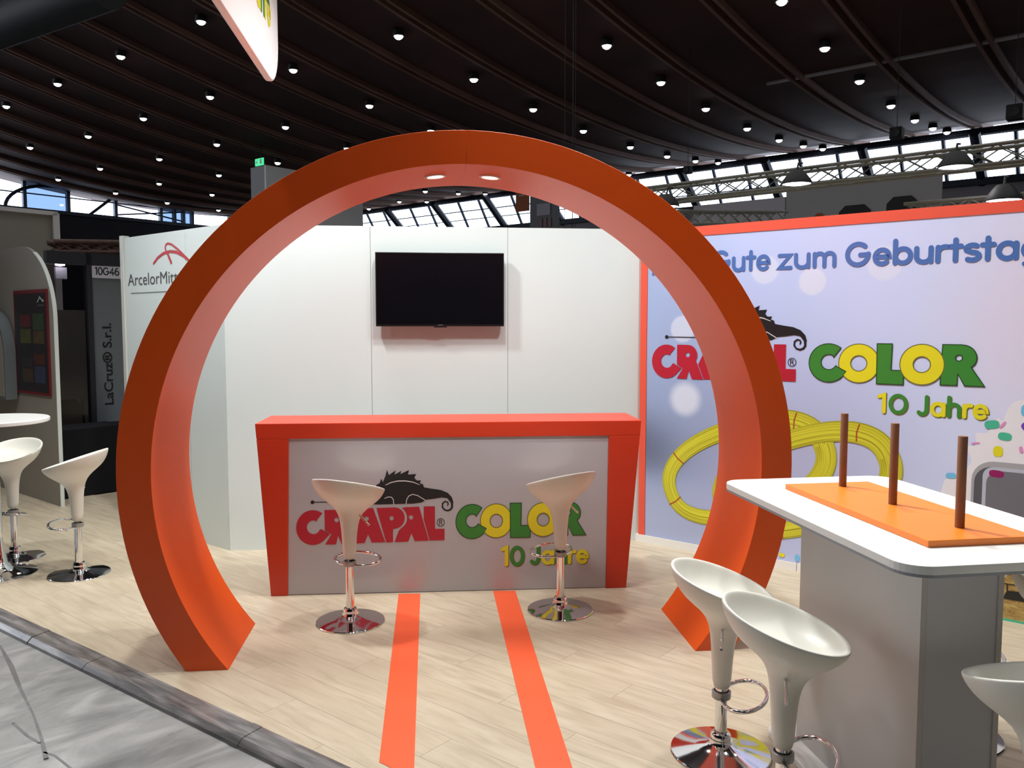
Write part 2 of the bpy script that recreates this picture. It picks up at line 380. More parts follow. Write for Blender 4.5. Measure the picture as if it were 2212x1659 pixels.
# rounded stroke font: cap height 1, baseline 0, x-height .68; returns (strokes, advance)
def GL(c):
    A = arcp; X = .34
    d = {
     'G': ([A(.45, .5, .40, .45, 48, 352, 24) + [(.85, .5)], [(.85, .47), (.55, .47)]], 1.02),
     'u': ([[(.08, .62), (.08, .28)] + A(.33, .28, .25, .24, 180, 360, 12) + [(.58, .62)], [(.58, .3), (.58, .05)]], .74),
     't': ([[(.2, .88), (.2, .05)], [(.03, .62), (.38, .62)]], .47),
     'e': ([[(.09, .34), (.59, .34)] + A(.34, .34, .26, .30, 0, 315, 22)], .74),
     'z': ([[(.06, .62), (.5, .62), (.06, .05), (.52, .05)]], .65),
     'm': ([[(.08, .62), (.08, .05)], [(.08, .4)] + A(.27, .42, .19, .21, 170, 0, 10) + [(.46, .05)], [(.46, .4)] + A(.65, .42, .19, .21, 170, 0, 10) + [(.84, .05)]], .98),
     'b': ([[(.08, .98), (.08, .05)], A(.36, .34, .27, .30, 0, 360, 24)], .76),
     'r': ([[(.08, .62), (.08, .05)], [(.08, .38)] + A(.32, .38, .24, .25, 180, 75, 8)], .47),
     's': ([A(.28, .49, .20, .145, 45, 200, 10) + A(.28, .19, .22, .155, 90, -130, 12)], .58),
     'a': ([A(.34, .34, .27, .30, 0, 360, 24), [(.61, .62), (.61, .05)]], .78),
     'g': ([A(.34, .34, .27, .30, 0, 360, 24), [(.61, .62), (.61, -.05)] + A(.33, -.05, .28, .23, 0, -140, 10)], .78),
     'l': ([[(.08, .98), (.08, .05)]], .24),
     'A': ([[(.06, .05), (.42, .95), (.78, .05)], [(.2, .33), (.64, .33)]], .9),
     '1': ([[(.05, .86), (.24, .95), (.24, .05)]], .42),
     '0': ([A(.36, .5, .29, .45, 0, 360, 26)], .80),
     'J': ([[(.48, .95), (.48, .3)] + A(.27, .3, .21, .25, 0, -140, 10)], .68),
     'h': ([[(.08, .98), (.08, .05)], [(.08, .38)] + A(.32, .38, .24, .26, 175, 0, 10) + [(.56, .05)]], .72),
     '4': ([[(.50, .05), (.50, .95), (.06, .32), (.66, .32)]], .78),
     '6': ([A(.36, .32, .28, .27, 0, 360, 22), [(.09, .36)] + A(.40, .40, .31, .55, 175, 75, 8)], .80),
     ' ': ([], .34)}
    return d[c]
def rounded_text(txt, x0, z0, w, h, mats, parent, sw=.17, y=-.002, name='lettering', shadow=None):
    tot = sum(GL(c)[1] for c in txt) - .06
    k = w / tot; x = 0
    for i, c in enumerate(txt):
        st, adv = GL(c)
        if st:
            for (mm, dx, dz, yy, extra) in ((([(shadow, .004 * h / .12, -.004 * h / .12, y + .0008, .02)] if shadow else []) + [(mats[i % len(mats)] if isinstance(mats, list) else mats, 0, 0, y, 0)])):
                P = Print(yy)
                for s_ in st:
                    pts = [(x0 + (x + p[0]) * k + dx, z0 + p[1] * h + dz) for p in s_]
                    cl = (pts[0][0] - pts[-1][0]) ** 2 + (pts[0][1] - pts[-1][1]) ** 2 < 1e-8
                    P.ribbon(pts, (sw + extra) * h, closed=cl)
                P.build('letter' if mm != shadow else 'letter_shadow', mm, parent)
        x += adv

# ------------------------------------------------------------------ logo artwork, drawn in sketch units (x right, y down), mapped by xf
def circ(cx_, cy, r, a0=0, a1=360, n=28, ry=None): return [(cx_ + r * math.cos(R(a0 + (a1 - a0) * i / n)), cy + (ry or r) * math.sin(R(a0 + (a1 - a0) * i / n))) for i in range(n + 1 if abs(a1 - a0) < 360 else n)]
RED_SHAPES = [
  [circ(210, 465, 108, -54, -322, 34) + [(296, 532), (322, 507), (262, 475)] + circ(214, 463, 43, 22, 302, 20) + [(240, 415)]],
  [[(288, 357), (365, 357)] + circ(366, 425, 68, -90, 12, 10, 68) + [(424, 455), (478, 572), (398, 572), (374, 518), (360, 572), (288, 572), (330, 508), (288, 482)], circ(366, 420, 15, n=16)],
  [[(523, 352), (606, 350), (684, 565), (594, 565), (571, 512), (548, 567), (482, 570), (440, 478), (470, 420)], circ(563, 415, 14, n=16)],
  [[(628, 350), (745, 348)] + circ(748, 414, 66, -90, 85, 12, 66) + [(736, 484), (735, 565), (690, 566)], circ(727, 415, 14, n=16)],
  [[(818, 348), (910, 346), (972, 559), (880, 561), (857, 512), (836, 563), (745, 565), (772, 497)] + circ(752, 414, 78, 62, -56, 10, 74), circ(856, 412, 14, n=16)],
  [[(940, 345), (1015, 345), (1015, 487), (1078, 487), (1078, 559), (978, 559), (940, 425)]],
]
C2 = [circ(1262, 445, 108, -52, -322, 34) + [(1345, 515), (1358, 490), (1302, 460)] + circ(1264, 440, 43, 22, 302, 20) + [(1290, 413)]]
O1 = [circ(1425, 443, 107), circ(1425, 443, 43)]; O2 = [circ(1742, 440, 107), circ(1742, 440, 42)]
L2 = [[(1518, 333), (1595, 333), (1592, 475), (1655, 475), (1655, 551), (1520, 551)]]
R2 = [[(1838, 333), (1925, 333)] + circ(1928, 400, 68, -90, 30, 12, 66) + [(1972, 447), (2035, 543), (1945, 543), (1912, 482), (1910, 543), (1832, 543)], circ(1915, 401, 16, n=16)]
LIZ = [(556, 318), (565, 270), (590, 240), (612, 232), (632, 205), (650, 196), (662, 168), (672, 190), (690, 150), (700, 113), (712, 146), (757, 119), (749, 144), (795, 121), (788, 141), (845, 117), (838, 145), (892, 142), (880, 166), (897, 183), (924, 182), (915, 200), (936, 206), (944, 226), (1000, 236), (1055, 244), (1100, 262), (1128, 290), (1138, 322), (1133, 345), (1118, 320), (1098, 296), (1062, 290), (1005, 298), (960, 302), (925, 320), (868, 326), (640, 328), (585, 326)]
def logo(parent, xf, y=-.002, sc=1):
    def art(name, mt, polys=None, strokes=None, dy=0):
        P = Print(y - dy)
        for p in polys or []: P.fill([[xf(*q) for q in pl] for pl in p])
        for pts, w, cl in strokes or []: P.ribbon([xf(*q) for q in pts], w * sc if not isinstance(w, list) else [a * sc for a in w], closed=cl)
        return P.build(name, mt, parent)
    lz = art('emblem', 'k_black', [[LIZ]], [([(210, 308), (600, 310)], 5, False),
        ([(1128, 330), (1130, 350), (1120, 366), (1100, 374), (1078, 368), (1064, 350), (1066, 328), (1082, 316), (1098, 320), (1104, 332), (1098, 342)], [14, 13, 12, 11, 10, 10, 10, 9, 8, 8, 6], False)])
    dp = Print(y); q = xf(210, 308); dp.disc(q[0], q[1], 12 * sc, 12 * sc); dp.build('emblem', 'k_black', parent)
    lab(lz, 'black spiky lizard emblem with a curled tail')
    art('emblem_line', 'k_white', None, [([(690, 208), (725, 193), (770, 184), (820, 184), (870, 192), (915, 209)], [4, 6, 7, 7, 6, 3], False), ([(824, 326), (828, 300), (842, 278), (868, 268), (900, 276), (955, 308)], 5, False), ([(742, 328), (740, 300), (728, 284), (706, 282), (684, 290)], 5, False)], .0006)
    for p in RED_SHAPES: art('letter', 'k_red', [p], None, .0002)
    art('registered_mark', 'k_black', None, [(circ(1053, 447, 24, n=24), 4, True), ([(1044, 462), (1044, 433), (1056, 433), (1061, 440), (1056, 447), (1044, 447)], 4, False), ([(1054, 447), (1063, 462)], 4, False)], .0002)
    for k, (p, mt, ol) in enumerate(((O1, 'k_yellow', 'k_olive'), (C2, 'k_green', 'k_dgreen'), (L2, 'k_green', 'k_dgreen'), (O2, 'k_yellow', 'k_olive'), (R2, 'k_green', 'k_dgreen'))):
        if k == 4: k = 2
        art('letter', mt, [p], None, .0002 + .0003 * k)
        art('letter_outline', ol, None, [(q, 5, True) for q in p], .0003 + .0003 * k)

# ================================================================== HALL SHELL
AB = lambda a, b_: (( b_ - a) / s2, (a + b_) / s2)     # hall axes: a = (-1,1)/sqrt2, b = (1,1)/sqrt2
HF = R(45)   # rotation of a frame whose local X is the b axis, local Y the a axis
zc = lambda b_: 14.85 - .42 * b_ + .0075 * b_ * b_
hall = dict(rz=HF)
fl = MB().box(-26, 39.5, -24, 51, -.25, -.035).build('floor', 'concrete', rot=(0, 0, HF)); tag(fl, 'scuffed grey concrete hall floor in the aisle at lower left', 'floor', kind='structure')
for pts, w_ in (([(-2.369, 4.687), (-2.166, 4.387), (-1.985, 4.097), (-1.814, 3.84), (-1.677, 3.613), (-1.566, 3.411)], [.012, .024, .016, .010, .012, .020]), ([(-1.854, 3.747), (-1.733, 3.618), (-1.655, 3.551)], .012), ([(-1.60, 3.47), (-1.545, 3.438), (-1.416, 3.308)], .010)):
    P = Print(0).ribbon([(x_, y_) for x_, y_ in pts], w_)
    vs = [(x_, z_, -.0343) for x_, y_, z_ in P.v]
    o = MB().add(vs, P.f).build('scuff_mark', 'scuff', recalc=False); o.parent = fl; o.matrix_parent_inverse = Matrix.Rotation(-HF, 4, 'Z')
# ceiling: curved timber surface with ribs
cr = struct('ceiling', 'dark brown sagging timber hall ceiling with ribs', 'ceiling', rz=HF)
mb = MB(); bs = [-26 + i * (65.5 / 44) for i in range(45)]
for i in range(44):
    b0, b1 = bs[i], bs[i + 1]
    mb.add([(b0, -24, zc(b0)), (b1, -24, zc(b1)), (b1, 51, zc(b1)), (b0, 51, zc(b0))], [(0, 3, 2, 1)])
mb.build('ceiling_boards', 'ceil', cr, smooth=180, recalc=False)
a_ = 4.36 - 2.434 * 6
while a_ < 50.5:
    for dy in (-.19, .09):
        mb = MB(); vs = []; fs = []
        for b0 in bs: vs += [(b0, a_ + dy, zc(b0) + .02), (b0, a_ + dy + .10, zc(b0) + .02), (b0, a_ + dy + .10, zc(b0) - .16), (b0, a_ + dy, zc(b0) - .16)]
        for i in range(44):
            for k in range(4): fs.append((4 * i + k, 4 * i + (k + 1) % 4, 4 * i + 4 + (k + 1) % 4, 4 * i + 4 + k))
        mb.add(vs, fs).build('beam', 'beam', cr, smooth=30)
    a_ += 2.434
# hall walls
def hbox(name, label, b0, b1, a0, a1, z0, z1, m, kind='structure', cat='wall'):
    o = MB().box(b0, b1, a0, a1, z0, z1).build(name, m, rot=(0, 0, HF)); tag(o, label, cat, kind=kind); return o
hbox('wall_right', 'grey lower hall wall below the right window band', 38.4, 38.9, -24, 50, -.3, 7.55, 'hall_pale')
hbox('wall_left', 'dark lower hall wall below the left window band', -26, 38.9, 50, 50.4, -.3, 8.1, 'hall_dark')
hbox('wall_back', 'dark hall wall behind the viewer', -26.4, -26, -24, 50.4, -.3, 31, 'hall_dark')
hbox('wall_front', 'dark hall side wall out of view', -26, 38.9, -24.4, -24, -.3, 31, 'hall_dark')

# window band 1 (right facade): leaning glass, mullions, raking struts
w1 = struct('window_1', 'long band of leaning hall windows above the red framed wall', 'window', rz=HF)
zb, zt = 7.62, 9.25; bb, bt = 38.45, 37.4
MB().box(38.1, 38.7, -24, 50, 7.4, 7.66).build('sill', 'steel', w1)
MB().tube([(37.3, -24, 9.32), (37.3, 50, 9.32)], .16, 8).build('head_rail', 'steel', w1)
MB().tube([(37.78, -24, 8.68), (37.78, 50, 8.68)], .035, 6).build('transom', 'mull', w1)
MB().tube([(38.05, -24, 8.2), (38.05, 50, 8.2)], .03, 6).build('transom', 'mull', w1)
aa = []; x = 19.34 - 4.2 * 8
while x < 50:
    aa += [(x, 's'), (x + 1.3, 'm'), (x + 2.95, 'm')]; x += 4.2
aa = [q for q in aa if -3 < q[0] < 49.5]
for x, k in aa:
    if k == 'm': MB().tube([(bb, x, zb), (bt, x, zt)], .085, 6).build('mullion', 'mull', w1)
    else:
        MB().tube([(38.5, x, 7.5), (36.5, x, 9.15)], .21, 8).build('strut', 'steel', w1)
aa2 = sorted([q[0] for q in aa])
for x0, x1 in zip(aa2[:-1], aa2[1:]):
    MB().add([(bb, x0, zb), (bt, x0, zt), (bt, x1, zt), (bb, x1, zb)], [(0, 1, 2, 3)]).build('pane', 'pane', w1)
    MB().add([(37.35, x0, 9.42), (37.25, x0, zc(37.3) + .1), (37.25, x1, zc(37.3) + .1), (37.35, x1, 9.42)], [(0, 1, 2, 3)]).build('pane', 'pane', w1)
# window band 2 (left facade)
w2 = struct('window_2', 'bright hall windows under the ceiling at far left', 'window', rz=HF)
MB().box(-26, 38.4, 49.8, 50.2, 8.0, 8.2).build('sill', 'steel', w2)
MB().tube([(-26, 50, 9.0), (38, 50, 9.0)], .04, 6).build('transom', 'mull', w2)
mx_ = [15.6, 18.6, 20.9, 23.6, 26.4, 27.3, 27.9, 28.5, 31.2, 33.9, 36.4, 38.3]
for i, x in enumerate([9, 12] + mx_): MB().box(x - .09, x + .09, 49.85, 50.1, 8.1, zc(x) + .2).build('mullion', 'mull', w2)
al = [9, 12] + mx_
for i, (x0, x1) in enumerate(zip(al[:-1], al[1:])):
    MB().add([(x0, 50, 8.1), (x1, 50, 8.1), (x1, 50, zc(x1) + .2), (x0, 50, zc(x0) + .2)], [(0, 1, 2, 3)]).build('pane', 'pane_blue' if i in (3, 6, 7, 8) else 'pane', w2)
MB().tube([(22.0, 49.9, 8.1), (23.8, 49.9, 9.6)], .09, 6).build('strut', 'steel', w2)
MB().tube([(20.0 + 2.4 * math.cos(R(t)), 49.9, 8.1 + 1.4 * math.sin(R(t))) for t in range(180, 60, -10)], .1, 6).build('arched_bar', 'steel', w2)
MB().tube([(23.6, 49.9, 8.9), (27.9, 49.9, 8.3)], .05, 6).build('brace', 'mull', w2)
MB().tube([(23.6, 49.9, 8.3), (27.9, 49.9, 8.9)], .05, 6).build('brace', 'mull', w2)

# crossing grey conduit in the ceiling
cp = MB().tube([(24.65, -3, 9.0), (24.65, 10.2, 9.02)], .06, 8).build('ceiling_conduit', 'hall_pale', rot=(0, 0, HF)); tag(cp, 'thin grey conduit crossing the ceiling beams at upper right', 'pipe')

# ceiling spotlights on their regular grid
lamp = root('ceiling_spotlight', 'small bright round spotlight on the brown hall ceiling', 'lamp', group='hall ceiling spotlights')
MB().lathe([(.001, .16), (.15, .16), (.17, 0), (.15, -.02), (.12, 0)], 14).build('housing', 'lamp_h', lamp, smooth=40)
MB().lathe([(.12, .0), (.11, -.05), (.065, -.085), (.001, -.098)], 14).build('bulb', 'lamp_on', lamp, smooth=60)
bl = [-5.5, -2.35, .8, 3.9, 7.0, 10.1, 13.2, 16.35, 19.5, 22.5, 25.5, 28.8, 31.8, 34.4, 36.7]
ld = bpy.data.lights.new('hall_spot', 'SPOT'); ld.energy = HALL_W; ld.spot_size = R(120); ld.spot_blend = .6; ld.shadow_soft_size = .15; ld.color = (.98, 1, .99)
first = True
ORD = ['first', 'second', 'third', 'fourth', 'fifth', 'sixth', 'seventh', 'eighth', 'ninth', 'tenth', 'eleventh', 'twelfth', 'thirteenth']
rows = {}
for i in range(12):
    a0 = 7.75 + 4.87 * (i - 3)
    if a0 > 48: continue
    for j, b0 in enumerate(bl):
        bj = b0 + (0 if a0 < 9 else (.0 if a0 < 40 else -.5)); zz = zc(bj) - .18
        x, y = AB(a0 if a0 < 30 else a0 - .05 * (i - 7), bj)
        v = Vector((x, y, zz - 1.73)); fw = v.dot(Vector((math.sin(R(5.7)), math.cos(R(5.7)), -.07)))
        rt = v.dot(Vector((math.cos(R(5.7)), -math.sin(R(5.7)), 0)))
        vis = fw > 1 and abs(rt) < fw * .66 and v.z < fw * .42
        near = math.hypot(x + .5, y - 4) < 17
        if not vis and not near: continue
        if vis:
            o = lamp if first else copy_tree(lamp); first = False; o.location = (x, y, zz); rows.setdefault(i, []).append(o)
        if near:
            s_ = bpy.data.objects.new('hall_spot', ld); COL.objects.link(s_); s_.location = (x, y, zz - .15)

for r_i, i in enumerate(sorted(rows)):
    for n_, o in enumerate(reversed(rows[i])):
        o['label'] = 'bright ceiling spotlight, %s from the window end of the %s lamp row from the right' % (ORD[n_], ORD[r_i])
# ================================================================== STAND PLATFORM
pl_ = struct('platform', 'raised trade fair stand floor of pale oak planks', 'floor', rz=HF)
# local frame: x = b axis, y = a axis. aisle edge runs along y at b about 2
MB().prism([(2.0 + .056 * 2.4 - .056 * -8, -8), (12.5, -8), (12.5, 14), (2.0 - .056 * (14 - 2.4), 14)], -.035, -.005, 'z').build('platform_base', 'plank', pl_)
pm = MB(); PLW, PLL = .186, 1.25
pm.box(-PLL / 2 + .0006, PLL / 2 - .0006, -PLW / 2 + .0006, PLW / 2 - .0006, -.0045, 0)
def edge_b(a): return 2.0 - .056 * (a - 2.4)
def in_view(x, y):
    fw = x * math.sin(R(5.7)) + y * math.cos(R(5.7)); rt = x * math.cos(R(5.7)) - y * math.sin(R(5.7))
    if fw < .6: return False
    px = 1106 + 1780 * rt / fw; py = 702 + 1780 * 1.73 / fw
    return -420 < px < 2750 and py < 2350
cands = []
row = 0; b0 = 1.4
while b0 < 10.5:
    st = -8 + (row * .437) % PLL; a0 = st
    while a0 < 13:
        if b0 + PLW / 2 > edge_b(a0) - .03 and b0 + PLW / 2 < 12.4:
            pts = [AB(a0 + da, b0) for da in (-.6, 0, .6)]
            ok = any(in_view(*p) for p in pts)
            x, y = AB(a0, b0)
            if y > 6.75 and x > -1.5: ok = False               # behind the back wall
            if b0 > 5.75 and a0 < 3.2: ok = False               # behind the mural wall
            if x > -4.0 and x < -1.2 and x + y > 5.3 and (y - 6.413) > -(x + 1.539) + .3: ok = False
            if ok: cands.append((math.hypot(x, y), a0, b0))
        a0 += PLL
    b0 += PLW; row += 1
cands.sort(); print('PLANKS', len(cands))
plank_me = None
for i, (d_, a0, b0) in enumerate(cands[:300]):
    if b0 - PLW / 2 < edge_b(a0) + .04:
        h_, l_ = PLW / 2 - .0006, PLL / 2 - .0006
        rc = [(b0 - h_, a0 - l_), (b0 + h_, a0 - l_), (b0 + h_, a0 + l_), (b0 - h_, a0 + l_)]; out = []
        f_ = lambda q: q[0] - edge_b(q[1]) - .002
        for k in range(4):
            p, q = rc[k], rc[(k + 1) % 4]; fp_, fq = f_(p), f_(q)
            if fp_ >= 0: out.append(p)
            if (fp_ >= 0) != (fq >= 0): t = fp_ / (fp_ - fq); out.append((p[0] + t * (q[0] - p[0]), p[1] + t * (q[1] - p[1])))
        if len(out) < 3: continue
        # rotate into the plank's own frame so the grain runs lengthwise
        lo = [((y - a0), -(x - b0)) for x, y in out]
        o = MB().prism(lo, -.0045, 0, 'z').build('plank', 'plank', pl_)
        o.location = (b0, a0, 0); o.rotation_euler = (0, 0, R(90)); continue
    if plank_me is None:
        o = pm.build('plank', 'plank', pl_); plank_me = o.data
    else:
        o = bpy.data.objects.new('plank', plank_me); COL.objects.link(o); o.parent = pl_
    o.location = (b0, a0, 0); o.rotation_euler = (0, 0, R(90))
if len(cands) > 300:
    mb = MB()
    for d_, a0, b0 in cands[300:]: mb.box(b0 - PLW / 2 + .0006, b0 + PLW / 2 - .0006, a0 - PLL / 2 + .0006, a0 + PLL / 2 - .0006, -.0045, 0)
    o = mb.build('planks', 'plank', pl_); o['kind'] = 'stuff'
# edge trim
th = math.atan(.056)
ex, ey = AB(2.4, edge_b(2.4))
tr = struct('trim_1', 'film covered grey edging between oak floor and concrete', 'trim', (ex, ey, 0), R(135) + th)
for k in range(-4, 6):
    MB().prism([(-.008, -.035), (-.008, .004), (.012, .007), (.095, .0), (.118, -.02), (.122, -.035)], k * 1.9, k * 1.9 + 1.895, 'x').build('edging', 'edge', tr)
    MB().prism([(-.006, .0085), (.012, .0095), (.097, .003), (.121, -.018), (.123, -.032), (.119, -.02), (.095, .0012), (.012, .008)], k * 1.9 + .6, k * 1.9 + .66, 'x').build('tape_strip', 'edge', tr)
# floor stripes
for x0, x1, t in ((-.211, -.072, 'orange floor stripe left of centre running to the counter'), (.400, .544, 'orange floor stripe right of centre running to the counter')):
    yb = s2 * 2.12 - x0 - .02
    o = MB().prism([(x0, yb), (x1, yb - (x1 - x0)), (x1, 5.235), (x0, 5.245)], .0002, .0022, 'z').build('floor_stripe', 'tape'); tag(o, t, 'floor stripe', 'orange stripes on the floor')

# ================================================================== BACK WALL (three white panels)
bw = struct('wall_back_booth', 'white back wall of three panels behind the counter', 'wall', (0, 6.413, 0))
xs = [-1.539, -.445, .607, 1.668]
for x0, x1 in zip(xs[:-1], xs[1:]): MB().box(x0 + .0015, x1 - .0015, 0, .04, 0, 2.48).build('panel', 'white_wall', bw)
for x_ in xs[1:-1]: MB().box(x_ - .003, x_ + .003, .006, .04, 0, 2.48).build('joint_strip', 'joint', bw)
lw = struct('wall_left_booth', 'angled grey white side wall with red arched logo', 'wall', (-1.539, 6.413, 0), R(-45))
for x0, x1 in ((-1.54, -.535), (-.53, -.0)): MB().box(x0, x1 - .002, 0, .04, 0, 2.48).build('panel', 'white_wall', lw)
MB().box(-1.60, -1.545, -.012, .05, 0, 2.50).build('end_post', 'alu', lw, bevel=.003)
P = Print(-.002)
P.ribbon([(-1.033, 2.238), (-.966, 2.28), (-.875, 2.311), (-.762, 2.322), (-.665, 2.311), (-.548, 2.271), (-.44, 2.215)], [.022, .024, .024, .024, .024, .024, .022])
P.ribbon([(-.826, 2.325), (-.840, 2.355), (-.826, 2.380), (-.795, 2.388), (-.735, 2.376), (-.640, 2.331), (-.50, 2.25)], .018)
P.ribbon([(-.812, 2.318), (-.75, 2.231)], .026)
lab(P.build('emblem', 'k_amred', lw), 'crimson arched line emblem')
text_print('lettering', 'ArcelorMittal', -1.488, 2.066, .93, .100, 'k_grey', lw)
MB().box(-1.44, -.30, -.003, -.001, 2.000, 2.004).build('rule_line', 'k_grey', lw)

# ================================================================== MURAL WALL
mw = struct('wall_right_booth', 'red framed wall with lavender birthday mural', 'wall', (1.655, 6.37, 0), R(-45))
MB().box(.0, 3.9, .012, .07, .06, 2.46).build('backing_board', 'red', mw)
MB().box(.058, 3.9, -.0005, .012, .062, 2.392).build('mural_print', 'mural', mw)
MB().box(0, .057, -.006, .07, .06, 2.46).build('frame_side', 'frame_red', mw)
MB().box(0, 3.9, -.006, .07, 2.392, 2.461).build('frame_top', 'frame_red', mw)
bb_ = MB().box(-.02, 1.28, -.012, .06, 0, .06).build('baseboard', 'table', mw)
MB().box(1.284, 3.9, -.012, .06, 0, .06).build('baseboard', 'table', mw)
YM = -.004
# logo mapping
def mxf(x, y):
    return (.106 + (x - 102) * (1.240 - .106) / (1078 - 102) if x < 1110 else 1.330 + (x - 1154) * (2.396 - 1.330) / (2035 - 1154), 1.594 - (y - 345) * (.256 / 213))
logo(mw, mxf, YM, .00118)
rounded_text('Geburtstag', 1.557, 2.118, 1.12, .150, 'k_blue', mw, .205, YM)
rounded_text('zum', 1.095, 2.118, .40, .150, 'k_blue', mw, .185, YM)
rounded_text('Gute', .60, 2.118, .44, .150, 'k_blue', mw, .185, YM)
rounded_text('Alles', .10, 2.118, .40, .150, 'k_blue', mw, .185, YM)
rounded_text('10', 1.785, 1.160, .185, .122, ['k_yellow', 'k_green'], mw, .195, YM, shadow='k_olive')
rounded_text('Jahre', 2.02, 1.160, .40, .122, ['k_green', 'k_yellow', 'k_green', 'k_yellow', 'k_yellow'], mw, .195, YM, shadow='k_olive')
# coils
def coil(cx_, cz, ra, rb, th, yy, t0=0, t1=360, w0=.11, w1=.145):
    P = Print(yy); n = 72; P.uvs = []; vs = []; L = 0
    for i in range(n + 1):
        t = R(t0 + (t1 - t0) * i / n)
        # superellipse-ish rounded loop
        cxx = ra * math.copysign(abs(math.cos(t)) ** .85, math.cos(t)); czz = rb * math.copysign(abs(math.sin(t)) ** .85, math.sin(t))
        x_, z_ = cxx * math.cos(th) - czz * math.sin(th), cxx * math.sin(th) + czz * math.cos(th)
        vs.append((cx_ + x_, cz + z_))
    for i in range(n + 1):
        a = Vector(vs[i - 1 if i > 0 else n - 1]); c = Vector(vs[i + 1 if i < n else 1]); t = (c - a).normalized(); nr = Vector((-t.y, t.x))
        w = w0 + (w1 - w0) * (.5 + .5 * math.cos(2 * PI * i / n - .3)); p = Vector(vs[i])
        for s_ in (1, -1): P.v.append((p.x + nr.x * w / 2 * s_, yy, p.y + nr.y * w / 2 * s_)); P.uvs.append((.5 + .5 * s_, i * .14))
    for i in range(n): P.f.append((2 * i, 2 * i + 1, 2 * i + 3, 2 * i + 2))
    return P.build('coil_print', 'coil', mw), vs
TH = R(22.5)
o, v1 = coil(.865, .674, .625, .31, TH, YM); lab(o, 'printed yellow wire coil at left')
o, v2 = coil(1.285, .632, .625, .30, TH, YM - .0006); lab(o, 'printed yellow wire coil at right')
def tie(vs, i, yy):
    a = Vector(vs[(i - 1) % 72]); c = Vector(vs[(i + 1) % 72]); t = (c - a).normalized(); nr = Vector((-t.y, t.x)); p = Vector(vs[i % 72])
    Print(yy).ribbon([p + nr * .06, p + t * .008, p - nr * .06], .010, caps=False).build('tie_print', 'k_tie', mw)
for vs, ids, yy in ((v1, (8, 27, 38, 50), YM - .0003), (v2, (8, 26, 50, 66), YM - .0009)):
    for i in ids: tie(vs, i, yy)
# cream, tin and sprinkles at the right edge of the print
P = Print(YM + .001)
def blobpoly(pts, n=6):
    out = []; N = len(pts)
    for i in range(N):
        p0, p1, p2, p3 = [Vector(pts[(i + k - 1) % N]) for k in range(4)]
        for j in range(n):
            t = j / n; out.append(tuple(.5 * ((2 * p1) + (-p0 + p2) * t + (2 * p0 - 5 * p1 + 4 * p2 - p3) * t * t + (-p0 + 3 * p1 - 3 * p2 + p3) * t * t * t)))
    return out
P.fill([blobpoly([(2.19, .74), (2.24, .80), (2.30, .83), (2.34, .90), (2.31, .98), (2.36, 1.0), (2.36, 1.07), (2.42, 1.08), (2.47, 1.17), (2.50, 1.16), (2.54, 1.26), (2.62, 1.30), (2.75, 1.36), (3.0, 1.35), (3.2, 1.2), (3.4, .95), (3.45, .7), (3.2, .5), (2.4, .5), (2.2, .62)])])
P.build('cream_print', 'k_cream', mw)
def rrect(x0, x1, z0, z1, r):
    return arcp(x1 - r, z1 - r, r, r, 0, 90, 6) + arcp(x0 + r, z1 - r, r, r, 90, 180, 6) + [(x0, z0), (x1, z0)]
Print(YM + .0005).fill([rrect(2.345, 3.5, .07, .905, .12)]).build('tin_print', 'k_tin1', mw)
Print(YM + .0002).fill([rrect(2.36, 3.5, .07, .872, .10)]).build('tin_print', 'k_tin2', mw)
Print(YM - .0001).fill([rrect(2.405, 3.5, .07, .872, .06)]).build('tin_print', 'k_tin3', mw)
Print(YM - .0004).fill([rrect(2.425, 3.5, .07, .850, .08)]).build('tin_print', 'k_tin4', mw)
SP = [('k_teal', 2.443, 1.129, .040, .026, 8), ('k_teal', 2.513, 1.062, .036, .024, -5), ('k_pink', 2.50, 1.131, .026, .008, 55), ('k_pink', 2.36, 1.008, .024, .006, 10), ('k_yellow', 2.481, .969, .026, .032, 0), ('k_mag', 2.478, .832, .040, .022, -3),
      ('k_sky', 2.232, .792, .030, .018, 5), ('k_sky', 2.62, 1.225, .030, .036, 0), ('k_purple', 2.63, 1.134, .034, .03, 40), ('k_pink', 2.60, .99, .01, .02, 10), ('k_yellow', 1.171, .098, .022, .014, 0), ('k_sky', 1.281, .096, .018, .022, 0), ('k_purple', 2.78, 1.02, .03, .03, 0), ('k_teal', 2.85, 1.18, .035, .02, 30)]
for mt, x_, z_, rx, rz_, an in SP:
    n = 18; c_, s_ = math.cos(R(an)), math.sin(R(an))
    pts = []
    for i in range(n):
        t = 2 * PI * i / n; u = rx * math.copysign(abs(math.cos(t)) ** .7, math.cos(t)); w_ = rz_ * math.copysign(abs(math.sin(t)) ** .7, math.sin(t)); pts.append((x_ + u * c_ - w_ * s_, z_ + u * s_ + w_ * c_))
    Print(YM - .0008).fill([pts]).build('sprinkle_print', mt, mw)

# ================================================================== TV
tv = root('television', 'black flat television hanging on the white back wall', 'television', (.083, 6.413, 1.999))
MB().box(-.488, .488, -.075, -.035, -.28, .28).build('bezel', 'tvb', tv, bevel=.004)
MB().box(-.478, .478, -.0765, -.074, -.262, .272).build('screen', 'tv', tv)
MB().box(-.05, .05, -.074, -.06, -.289, -.279).build('sensor_bar', 'tvb', tv, bevel=.002)
MB().box(-.2, .2, -.04, -.002, -.12, .12).build('wall_bracket', 'rubber', tv)
MB().box(-.018, .018, -.0785, -.0762, -.272, -.267).build('badge', 'chrome_d', tv)

